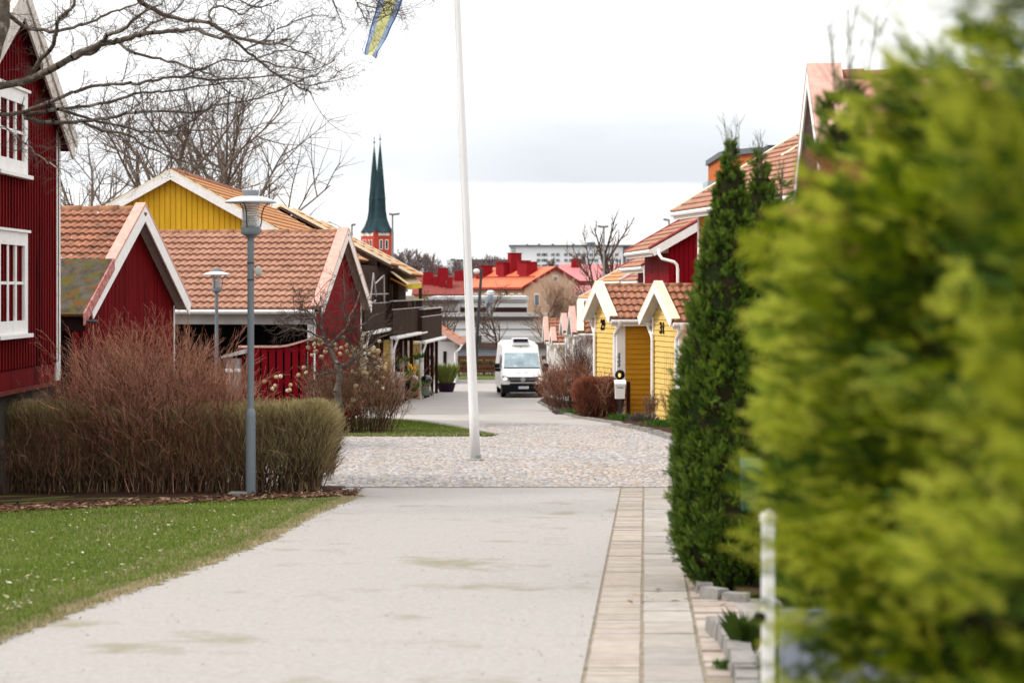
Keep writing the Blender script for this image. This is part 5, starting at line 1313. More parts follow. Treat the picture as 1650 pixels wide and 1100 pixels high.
ef=fan_bush('small_hydrangea','small dried hydrangea with few stems behind the clipped hedge',462,38,1.25,1.2,14,hyd,95,base_r=.35,lean=.35,kids=(2,1),rmin=.003,r0=.005)
inv=ROOT[ef.name].inverted()
for i,(x,y) in enumerate(((445,607),(452,606),(426,614),(443,621),(463,629),(467,628),(468,620),(439,626))):
    o=bpy.data.objects.new('flower_head',protos[i%3]); COL.objects.link(o); o.parent=ef; o.location=inv@P(x,y,38+R.uniform(-.2,.2)); o.scale=(.58,.58,.5); o.rotation_euler=(R.random(),R.random(),R.random()*6)
def gnarled():
    d=47.2; e=thing('gnarled_tree','small gnarled leafless fruit tree with lichen grey limbs in front of the carport gable','tree',(gx(546,d),d,gz(d)))
    Ls=[([(548,700),(545,660),(543,630),(548,600),(545,586)],13,10),([(545,588),(536,570),(530,556),(524,545),(518,530),(508,512),(494,500),(478,497)],9,2),([(543,592),(560,588),(572,576),(582,568),(594,560),(606,548),(624,540)],8,2),([(530,557),(548,540),(556,532),(562,520),(566,505),(574,490),(580,470)],6,2),([(556,532),(570,528),(590,520),(610,505)],4,1.5),
        ([(524,545),(508,540),(490,532),(470,528),(448,538)],4,1.5),([(545,600),(530,600),(516,604),(504,598)],5,2),([(574,576),(580,590),(596,586),(610,592)],4,1.5),([(518,530),(520,512),(512,495),(505,478)],4,1.5),([(562,520),(552,500),(556,470),(554,445)],3.5,1.2),([(582,568),(576,550),(584,532)],4,1.5),([(508,512),(486,514),(470,506),(455,512)],3,1.2),([(572,578),(566,562),(560,548)],5,2)]
    T=[];TR=[]
    for li,(pts,w0,w1) in enumerate(Ls):
        n_=len(pts); dd=R.uniform(-.5,.5); L=[]
        W=[(P(x,y,d+dd*i/n_),(w0+(w1-w0)*i/(n_-1))/2/66) for i,(x,y) in enumerate(pts)]
        for (a,ra),(b,rb) in zip(W,W[1:]):
            m=a.lerp(b,.5)+rv(.015); (TR if li==0 else L).extend([(*a,*m,ra,(ra+rb)/2),(*m,*b,(ra+rb)/2,rb)])
            if li>0:
                for _ in range(5):
                    ax=(b-a).normalized(); sd=ax.cross(rv()).normalized(); sd.z+=.2
                    grow(T,a.lerp(b,R.random()),ax*.5+sd*.8,R.uniform(.25,.75),.008,1,3,(0,4,2),.28,.05,4,(.5,1.1),.6,.55,rmin=.0034)
        if L: sticks('limb',L,bark,e,1,7)
    sticks('trunk',TR,bark,e,1,8); emit(T,'crown',barkd,e)
gnarled()

# right hand beds
box_hedge('red_clipped_hedge','reddish brown clipped leafless hedge between the white mailboxes',gx(926,62.5),gx(1001,61),60.6,62.6,1.24,12000,[mat('hedge_red_twig',(.36,.12,.07),(.26,.085,.05),scale=3,rough=.9),mat('hedge_rust_twig',(.44,.17,.10),rough=.9),redt[2]],r=(.006,.009),zj=.06,stems=260,ln=(.14,.34),roundend=.35)
fan_bush('brown_roadside_shrub','loose brown leafless shrub between the van and the red clipped hedge',912,70,2.15,1.0,150,[redt[0],olv[2],redt[2]],96,base_r=.6,lean=.4,rmin=.004,r0=.009)
fan_bush('tall_twig_shrub','taller thin leafless shrub against the white sheds',944,72,3.2,.8,60,[redt[2],olv[2],redt[2]],97,base_r=.5,lean=.25,rmin=.004,r0=.009)
fan_bush('climbing_twigs','bare climbing stems against the yellow wall of shed 29',973,60.6,1.9,.5,16,[redt[1],redt[0],olv[2]],98,base_r=.3,lean=.15,rmin=.003,r0=.006,cat='climber')
fan_bush('rose_stems','bare rose stems in front of yellow shed 31',1083,55.2,1.35,.7,12,[redt[2],redt[0],olv[2]],99,base_r=.35,lean=.35,rmin=.003,r0=.007,cat='climber')
fan_bush('bare_perennial','dry pale stems at the downpipe of shed 31',1047,57.0,1.1,.4,26,[hyd[0],olv[2],hyd[2]],100,base_r=.25,lean=.15,rmin=.003,r0=.006,cat='plant')
lav=[mat('lavender_grey',(.22,.19,.19),(.16,.14,.13),scale=4,rough=.95),mat('lavender_brown',(.16,.125,.105),rough=.95),mat('lavender_dark',(.09,.07,.06),rough=.95)]
for px,d,h,lb in ((1036,56.6,.42,'grey dried lavender cushion in the stone edged bed by shed 31'),(911,65.5,.34,'grey dried lavender cushion at the left end of the red hedge bed')):
    fan_bush('lavender',lb,px,d,h,1.5,110,lav,int(px),base_r=.22,lean=.9,rmin=.004,r0=.006,kids=(4,2),cat='lavender')
sprm=mat('fresh_sprout',(.075,.17,.025),(.05,.12,.018),scale=4,rough=.7,trans=.3)
def tuft(name,label,px,py,w_,h,n,m=sprm,cat='plant',d=None,ww=.022):
    d=d or gd(py); x0=gx(px,d); e=thing(name,label,cat,(x0,d,gz(d))); V=[];Q=[];b=0
    for i in range(n):
        x=x0+R.gauss(0,w_*.4); y=d+R.gauss(0,w_*.3); z=gz(y); a=R.uniform(0,6.28); l_=h*R.uniform(.5,1.1); wd=R.uniform(.4,.9)*ww; o=Vector((math.cos(a),math.sin(a),0)); t=Vector((-o.y,o.x,0)); ln=R.uniform(.1,.6)*l_
        p0=Vector((x,y,z)); p1=p0+o*ln*.4+UZ*l_*.6; p2=p0+o*ln+UZ*l_*.9
        V+= [tuple(p0-t*wd*.4),tuple(p0+t*wd*.4),tuple(p1+t*wd),tuple(p2),tuple(p1-t*wd)]; Q.append((b,b+1,b+2,b+3,b+4)); b+=5
    np_mesh('leaves',V,Q,m,e); return e
tuft('daffodil_leaves','fresh green daffodil leaves left of the lavender by shed 31',1015,680,.7,.30,170)
tuft('daffodil_leaves','fresh green daffodil leaves right of the lavender by shed 31',1072,690,.75,.30,190)
tuft('tulip_leaves','low green tulip leaves in front of the red clipped hedge',935,668,.7,.25,140)
tuft('box_plant','dark evergreen plant below the downpipe of shed 29',980,604,.6,.75,300,mat('dark_leafy',(.03,.075,.02),(.02,.05,.015),scale=4,rough=.6),'plant',63.2)

# ---- thuja: sprays of flat green scales
tpl=[]
for i in range(5):
    z=.06+.17*i; w_=.30-.035*i
    for s in (-1,1): tpl.append(((0,0,z),(s*w_*.55,.02*s,z+.05),(s*w_,.0,z+.27)))
tpl+= [((-.05,0,0),(.05,0,0),(0,0,1.0)),((-.06,0,.7),(.06,0,.7),(0,.02,1.08))]
TPL=np.array(tpl)    # (12,3,3)
def sprays(name, C, A, U, S, mats, parent, mi):
    """C centres, A axis (grow direction), U in-plane side vector, S sizes"""
    C=np.asarray(C);A=np.asarray(A);U=np.asarray(U);S=np.asarray(S)[:,None]
    A=A/np.linalg.norm(A,axis=1,keepdims=True); U=U-A*(U*A).sum(1,keepdims=True); U/=np.linalg.norm(U,axis=1,keepdims=True)+1e-9; N=np.cross(A,U)
    T=TPL.reshape(-1,3)
    V=C[:,None,:]+(T[None,:,0:1]*U[:,None,:]+T[None,:,1:2]*N[:,None,:]+T[None,:,2:3]*A[:,None,:])*S[:,None,:]
    n_=len(C); k=len(TPL)
    Q=np.arange(n_*k*3).reshape(-1,3)
    return np_mesh(name,V.reshape(-1,3),Q,mats,parent,np.repeat(mi,k))
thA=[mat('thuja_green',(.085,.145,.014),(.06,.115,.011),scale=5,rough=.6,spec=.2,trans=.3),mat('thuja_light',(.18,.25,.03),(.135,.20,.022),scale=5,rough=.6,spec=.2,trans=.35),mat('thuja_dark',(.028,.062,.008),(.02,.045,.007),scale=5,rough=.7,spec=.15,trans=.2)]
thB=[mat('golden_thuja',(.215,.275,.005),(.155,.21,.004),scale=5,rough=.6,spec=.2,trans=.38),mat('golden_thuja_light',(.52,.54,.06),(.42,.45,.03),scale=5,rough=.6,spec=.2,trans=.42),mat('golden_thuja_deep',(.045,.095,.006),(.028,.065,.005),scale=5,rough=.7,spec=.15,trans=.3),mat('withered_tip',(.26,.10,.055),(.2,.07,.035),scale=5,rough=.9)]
corem=mat('thuja_core_shade',(.012,.020,.006),(.020,.014,.008),scale=8,rough=1,spec=.02)
def thuja(name,label,x0,d,zb,H,prof,n,size,mats,seed,lump=.16,wts=(.5,.25,.25),leader=.25,lumpf=2.6,out=.75,cat='thuja',corek=.70,keepfn=None,fronds=900,flen=.2,fup=1.0):
    """prof: list of (height fraction, radius)"""
    rg=np.random.default_rng(seed); e=thing(name,label,cat,(x0,d,zb))
    hs=np.array([p[0] for p in prof]); rs=np.array([p[1] for p in prof])
    # fronds spread over the surface, each carrying a fan of sprays, with dark gaps between them
    hh=np.linspace(0,1,200); ra=np.interp(hh,hs,rs); cdf=np.cumsum(ra+.02); cdf/=cdf[-1]
    nf=fronds; ft=np.interp((np.arange(nf)+rg.random(nf))/nf,cdf,hh); fth=rg.uniform(0,2*math.pi,nf); fr=np.interp(ft,hs,rs); off=rg.uniform(0,50)
    flum=np.array([noise.noise(Vector((math.cos(a)*lumpf*.5+off,math.sin(a)*lumpf*.5,q*H*lumpf))) for a,q in zip(fth,ft)])
    fk=.80+lump*flum+rg.normal(0,.05,nf); fl=flen*rg.uniform(.6,1.25,nf)*np.clip(fr/np.max(rs)*1.25,.45,1)
    frd=np.stack([np.cos(fth),np.sin(fth),np.zeros(nf)],1)
    fb=np.stack([x0+np.cos(fth)*fr*fk,d+np.sin(fth)*fr*fk,zb+ft*H-fl*.35],1)
    fa=frd*out*rg.uniform(.6,1.3,nf)[:,None]+np.array([[0,0,1.]])*fup*rg.uniform(.5,1.2,nf)[:,None]+rg.normal(0,.22,(nf,3)); fa/=np.linalg.norm(fa,axis=1,keepdims=True)
    tg=np.stack([-np.sin(fth),np.cos(fth),np.zeros(nf)],1); ya=rg.uniform(-1.2,1.2,nf)[:,None]
    fu=tg*np.cos(ya)+np.cross(fa,tg)*np.sin(ya); fu-=fa*(fu*fa).sum(1,keepdims=True); fu/=np.linalg.norm(fu,axis=1,keepdims=True)
    ftone=rg.normal(0,.5,nf)+flum*.9
    k_=rg.integers(0,nf,n); u_=rg.random(n)**.8; sd=rg.choice((-1.,1.),n)*(1-.45*u_)*rg.random(n)
    fn=np.cross(fa,fu)
    C=fb[k_]+fa[k_]*(u_*fl[k_])[:,None]+fu[k_]*(sd*fl[k_]*.42)[:,None]+fn[k_]*(rg.normal(0,.10,n)*fl[k_])[:,None]
    A=fa[k_]*.9+fu[k_]*(sd*1.1)[:,None]+rg.normal(0,.16,(n,3))
    U=fu[k_]-fa[k_]*sd[:,None]*.8+rg.normal(0,.3,(n,3))
    s=size*rg.uniform(.55,1.2,n)
    u=rg.random(n); pl=np.clip(wts[1]+ftone[k_]*.30+(u_-.55)*.55,0,.9); pdk=np.clip(wts[2]-ftone[k_]*.28-(u_-.45)*.6,0,.9)  # highlights and shade put into colour: paler frond tips, darker inner sprays
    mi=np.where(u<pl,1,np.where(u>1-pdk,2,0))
    if len(mats)>3: mi=np.where(rg.random(nf)[k_]<.006,3,mi)
    C=C-A/np.linalg.norm(A,axis=1,keepdims=True)*s[:,None]*.5
    if keepfn is not None:
        kp=np.array([keepfn(*c) for c in C]); C,A,U,s,mi=C[kp],A[kp],U[kp],s[kp],mi[kp]
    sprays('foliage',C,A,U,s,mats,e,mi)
    m=MB(); m.lathe([(max(.01,np.interp(q,hs,rs)*corek),zb+q*H) for q in np.linspace(.0,.93,14)],12,(x0,d,0)); m.build('dark_core',corem,e,world=True)  # solid dark core stops see-through and stands in for shade between fronds
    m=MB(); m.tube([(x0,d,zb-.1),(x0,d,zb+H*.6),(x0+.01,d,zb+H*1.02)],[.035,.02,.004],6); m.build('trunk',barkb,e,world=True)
    if leader>0:
        S=[]
        for i in range(5):
            b=Vector((x0+rg.normal(0,.02),d+rg.normal(0,.02),zb+H*.93)); grow(S,b,Vector((rg.normal(0,.10),rg.normal(0,.1),1)),leader*rg.uniform(.6,1.1)+H*.07,.004,1,2,(0,5),.12,.12,4,(.4,.8),.6,.35,rmin=.0018)
        emit(S,'leader',[mat('leader_twig',(.17,.15,.09),(.11,.12,.05),scale=4,rough=.9)],e)
    return e
d1=14.6; zb=gz(d1)-.02
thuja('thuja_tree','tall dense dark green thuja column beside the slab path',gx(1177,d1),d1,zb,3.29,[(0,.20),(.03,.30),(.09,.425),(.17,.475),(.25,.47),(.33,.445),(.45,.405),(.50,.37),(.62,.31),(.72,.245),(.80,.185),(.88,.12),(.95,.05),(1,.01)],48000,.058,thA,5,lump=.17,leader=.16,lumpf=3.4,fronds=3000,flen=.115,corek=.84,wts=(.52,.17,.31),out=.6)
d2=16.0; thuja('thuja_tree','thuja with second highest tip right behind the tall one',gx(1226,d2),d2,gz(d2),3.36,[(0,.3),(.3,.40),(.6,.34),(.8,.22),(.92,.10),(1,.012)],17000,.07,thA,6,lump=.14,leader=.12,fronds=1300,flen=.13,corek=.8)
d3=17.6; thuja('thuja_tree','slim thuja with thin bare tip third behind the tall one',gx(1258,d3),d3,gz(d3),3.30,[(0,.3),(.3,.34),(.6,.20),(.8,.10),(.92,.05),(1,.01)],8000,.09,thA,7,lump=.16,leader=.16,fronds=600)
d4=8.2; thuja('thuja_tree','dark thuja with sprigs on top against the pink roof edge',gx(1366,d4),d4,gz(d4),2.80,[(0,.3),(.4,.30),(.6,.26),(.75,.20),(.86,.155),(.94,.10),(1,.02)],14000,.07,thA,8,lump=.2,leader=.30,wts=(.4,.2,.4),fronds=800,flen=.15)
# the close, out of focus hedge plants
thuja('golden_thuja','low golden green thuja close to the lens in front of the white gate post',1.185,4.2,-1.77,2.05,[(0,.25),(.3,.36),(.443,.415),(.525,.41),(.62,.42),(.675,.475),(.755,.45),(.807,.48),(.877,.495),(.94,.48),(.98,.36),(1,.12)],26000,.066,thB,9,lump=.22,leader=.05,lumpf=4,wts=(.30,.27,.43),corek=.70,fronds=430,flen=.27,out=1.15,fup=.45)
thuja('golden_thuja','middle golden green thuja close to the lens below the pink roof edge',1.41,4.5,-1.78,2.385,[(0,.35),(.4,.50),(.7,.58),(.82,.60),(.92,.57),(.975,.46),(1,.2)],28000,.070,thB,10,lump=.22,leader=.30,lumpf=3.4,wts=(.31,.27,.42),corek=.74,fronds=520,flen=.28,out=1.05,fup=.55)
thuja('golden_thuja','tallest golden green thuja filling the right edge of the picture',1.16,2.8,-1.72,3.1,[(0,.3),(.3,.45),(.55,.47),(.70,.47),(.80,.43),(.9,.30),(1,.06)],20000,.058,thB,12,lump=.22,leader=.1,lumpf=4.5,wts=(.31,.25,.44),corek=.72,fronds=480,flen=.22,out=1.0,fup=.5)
tuft('juniper_tuft','small upright green tuft beside the curved kerb stones',1204,1060,  .035,.28,300,mat('tuft_green',(.07,.12,.02),(.05,.09,.015),scale=6,rough=.7,trans=.3),'plant',11.0,.0032)
# ------------------------------------------------------------------ STREET THINGS
# flagpole with pennant
def flagpole():
    d=34.4; b=gp(766,742); b=Vector((gx(766.5,b.y),b.y,gz(b.y))); d=b.y
    e=thing('flagpole','tall white tapered flagpole leaning slightly, standing in the cobbles','flagpole',b)
    top=P(728.5,-200,d)
    m=MB(); n_=12; m.tube([b.lerp(top,i/n_)-UZ*.05 for i in range(n_+1)],[.088-.042*i/n_ for i in range(n_+1)],20); m.build('pole',polew,e,world=True,smooth=True)
    m=MB(); m.ball(top+UZ*.08,.11,14,10,sq=(1,1,.8)); m.build('knob',mat('gilt_knob',(.5,.35,.06),metal=.8,rough=.3),e,world=True,smooth=True)
    m=MB(); m.lathe([(.15,-.01),(.15,.03),(.10,.045),(.09,.10)],18,b); m.build('collar',mat('grey_collar',(.30,.30,.29),rough=.7),e,world=True)
    m=MB(); m.tube([top-UZ*.2+Vector((-.08,-.05,0)),b+UZ*1.3+Vector((-.10,-.06,0))],.004,5); m.build('halyard',mat('white_cord',(.7,.7,.7),rough=.8),e,world=True)
    # pennant: blue edged, yellow centre
    f=thing('pennant','long blue and yellow pennant blown out from the flagpole top','pennant',top-UZ*.15)
    cl=[Vector(P(x,y,d-.05+k)) for x,y,k in ((728,-190,0),(700,-150,.15),(672,-100,.05),(650,-52,-.15),(634,-12,-.05),(622,22,.1),(611,52,.12),(600,80,.0),(596,90,-.04))]
    wd=[.62,.58,.52,.46,.42,.38,.33,.24,.23]
    pts=[];ws=[]
    for i in range(len(cl)-1):
        for j in range(5):
            t=j/5; pts.append(cl[i].lerp(cl[i+1],t)); ws.append(wd[i]+(wd[i+1]-wd[i])*t)
    pts.append(cl[-1]); ws.append(wd[-1])
    def band(a0,a1,mm,nm,th=.004):
        q=MB(); V=[]
        for i,p in enumerate(pts):
            t=(pts[min(i+1,len(pts)-1)]-pts[max(i-1,0)]).normalized(); sd=Vector((t.z,0,-t.x)).normalized()*-1
            tw=.30*math.sin(i*.28)
            sd=(sd+Vector((0,tw,0))).normalized()
            nn=t.cross(sd).normalized(); w_=ws[i]
            for aa in (a0,(a0+a1)/2,a1):
                fold=.035*math.sin(aa*7+i*.5)
                V.append(p+sd*w_*aa+nn*fold)
        n=len(pts); 
        V2=[v+Vector((0,th,0)) for v in V]
        fs=[(i*3+j,i*3+j+1,(i+1)*3+j+1,(i+1)*3+j) for i in range(n-1) for j in (0,1)]
        q.add(V,fs); q.add(V2,[tuple(reversed(x)) for x in fs]); q.build(nm,mm,f,world=True,smooth=True)
    blue=mat('pennant_blue',(.58,.66,.78),(.52,.61,.75),scale=5,rough=.8,trans=.65); yel=mat('pennant_yellow',(.86,.86,.56),(.82,.82,.48),scale=5,rough=.8,trans=.65); hem=mat('pennant_hem',(.14,.32,.58),rough=.8,trans=.5)
    band(-.5,-.43,hem,'hem'); band(-.43,-.24,blue,'blue_border'); band(-.24,.22,yel,'yellow_stripe'); band(.22,.43,blue,'blue_border'); band(.43,.5,hem,'hem')
flagpole()

# park lamps: round shade on a clear cylinder
glz=None
def clear_glass():
    m=bpy.data.materials.new('clear_lamp_glass'); m.use_nodes=True; b=m.node_tree.nodes['Principled BSDF']
    b.inputs['Base Color'].default_value=(.9,.92,.93,1); b.inputs['Roughness'].default_value=.08; b.inputs['Alpha'].default_value=.28; b.inputs['Specular IOR Level'].default_value=.6
    return m
glz=clear_glass()
def park_lamp(px,d,ytop,label,foot=True):
    zb=gz(d); H=ZZ(ytop,d)-zb
    e=thing('street_lamp',label,'street lamp',(gx(px,d),d,zb),group='park lamps with round shades')
    s=H/3.86; z=lambda k: H-k
    m=MB(); m.lathe([(.062,0),(.062,1.02),(.056,1.06),(.042,1.10),(.042,z(.60)),(.036,z(.595))],18); m.build('pole',greyp,e,smooth=False)
    m=MB(); m.lathe([(.050,z(.594)),(.062,z(.58)),(.116,z(.555)),(.122,z(.53)),(.122,z(.465)),(.115,z(.46))],20); m.build('base_cup',greyp,e)
    m=MB(); m.lathe([(.112,z(.458)),(.112,z(.16)),(.108,z(.16)),(.108,z(.455))],24); gl=m.build('glass_cylinder',glz,e,smooth=True)
    m=MB()
    for i in range(7): m.lathe([(.03,z(.20+.030*i)),(.082,z(.205+.030*i)),(.082,z(.211+.030*i)),(.03,z(.216+.030*i))],18)
    m.build('louvre_stack',dkmetal,e)
    m=MB(); m.lathe([(.05,z(.455)),(.075,z(.44)),(.06,z(.36)),(.028,z(.32))],16); m.build('bulb',mat('frosted_bulb',(.60,.60,.60),rough=.4),e,smooth=True)
    m=MB(); m.lathe([(.318,z(.165)),(.325,z(.155)),(.30,z(.135)),(.20,z(.095)),(.105,z(.075)),(.09,z(.085)),(.12,z(.12)),(.25,z(.152))],32); m.build('shade',alu,e,smooth=True)
    m=MB(); m.lathe([(.088,z(.076)),(.092,z(.06)),(.108,z(.02)),(.108,z(.006)),(.09,z(0))],22); m.build('cap',mat('grey_cap',(.33,.36,.38),rough=.5),e)
    for k in range(3):
        a=rad(15+120*k); c,sn=math.cos(a),math.sin(a)
        m=MB(); m.tube([(.118*c,.118*sn,z(.47)),(.135*c,.135*sn,z(.40)),(.14*c,.14*sn,z(.30)),(.165*c,.165*sn,z(.22)),(.22*c,.22*sn,z(.165))],.0085,6); m.build('bracket',dkmetal,e)
    return e
d=gd(799); e=park_lamp(404,d,306,'near grey park lamp with round metal shade in front of the clipped hedge')
m=MB(); m.box(.05,.11,-.12,-.05,1.94+.33,2.0+.42) if False else m.ball((.10,-.03,P(0,437,d).z-gz(d)),.062,12,8,sq=(.75,.5,1.1)); m.build('sensor_box',mat('pale_sensor',(.52,.50,.46),rough=.5),e,smooth=True)
for zz_ in (425,452):
    m=MB(); m.lathe([(.046,0),(.046,.02)],16,(0,0,P(0,zz_,d).z-gz(d))); m.build('strap',dkmetal,e)
m=MB(); m.box(-.26,-.03,-.18,.08,.03,.055); m.build('foot_plate',slabm if False else granite,e)
park_lamp(349,47.5,432,'farther grey park lamp standing among the red twigs before the tiled carport')
# globe lamp by the lawn, tall mast lamps beyond
def globe_lamp():
    d=121; e=thing('globe_lamp','dark pole lamp with one white globe right of the flagpole','street lamp',(gx(768,d),d,gz(d)))
    m=MB(); m.tube([P(765.5,607,d),P(770,520,d),P(776,432,d)],[.12,.10,.08],8); m.build('pole',dkmetal,e,world=True)
    m=MB(); m.tube([P(776,433,d),P(769,432,d)],.06,6); m.ball(P(767,430,d),.10,8,6); m.build('arm',dkmetal,e,world=True)
    m=MB(); m.ball(P(768,437,d),.21,14,10,sq=(1,1,.85)); m.build('globe',mat('white_globe',(.72,.72,.72),rough=.35),e,world=True,smooth=True)
    m=MB(); m.box(gx(771,d),gx(776,d),d-.3,d-.12,ZZ(552,d),ZZ(540,d)); m.build('switch_box',dkmetal,e,world=True)
globe_lamp()
def mast(px,d,ytop,label,heads,yb):
    e=thing('mast_lamp',label,'street lamp',(gx(px,d),d,gz(d)),group='tall mast lamps beyond the houses')
    m=MB(); m.tube([(gx(px,d),d,gz(d)),P(px,ytop,d)],[.0011*d*.6,.0007*d*.6],8); m.build('pole',mat('grey_mast',(.24,.25,.26),rough=.5),e,world=True)
    for a,b in heads:
        u=Vector(((b-a)/F*d,0,0)); p=P(a,ytop,d); q=P(b,ytop-1.5 if b>a else ytop-1.5,d)
        m=MB(); m.bar(p,q,.0025*d*.5,.0010*d,(0,0,1)); m.build('lamp_head',mat('grey_head',(.20,.20,.20),rough=.5),e,world=True)
mast(632.5,150,346,'mast lamp with two heads right of the church tower',((632,644),(632.5,627)),420)
mast(973,118,366,'mast lamp with two heads in front of the white slab',((973,963),(973,980)),450)
mast(1078,110,355,'mast lamp with one curved head above the red row roof',((1079,1069),),390)
mast(567,130,363,'small mast lamp showing just above the carport gable',((566,573),),380)
mast(1128,140,358,'mast lamp whose head peeps out below the yellow eave',((1122,1134),),390)
# radio masts far behind
for px,yt_,d,lb in ((386,262,900,'thin tall radio mast behind the bare trees, the nearer one'),(395,268,1000,'thin tall radio mast behind the bare trees, the fainter one')):
    e=thing('radio_mast',lb,'mast',(gx(px,d),d,-12)); m=MB(); m.tube([(gx(px,d),d,-12),P(px,yt_,d)],[.35,.25] if px<390 else [.22,.16],5); m.build('lattice_pole',mat('mast_grey',(.20,.20,.22),rough=.6),e,world=True)

# wooden fence behind the lawn
def lawn_fence():
    d=124; e=thing('wooden_fence','brown wooden rail fence along the back of the far lawn','fence',(gx(780,d),d,gz(d)))
    w1=mat('rust_brown_wood',(.13,.055,.035),(.09,.038,.025),scale=2,rough=.9)
    for y,h in ((576,.24),(590,.20),(597,.18)):
        m=MB(); z=ZZ(y,d); m.box(gx(690,d),gx(884,d),d-.06,d,z-h/2,z+h/2); m.build('rail',w1,e,world=True)
    for px in (700,738,780,822,866):
        m=MB(); m.box(gx(px-1.4,d),gx(px+1.4,d),d+.002,d+.14,gz(d),ZZ(573,d)); m.build('post',w1,e,world=True)
lawn_fence()
box_hedge('rough_hedge','rough olive brown hedge behind the wooden lawn fence',gx(735,125.5),gx(868,125.5),124.6,125.8,.95,5000,[olv[0],olv[1],olv[2]],r=(.018,.03),zj=.2,stems=200,ln=(.2,.5))

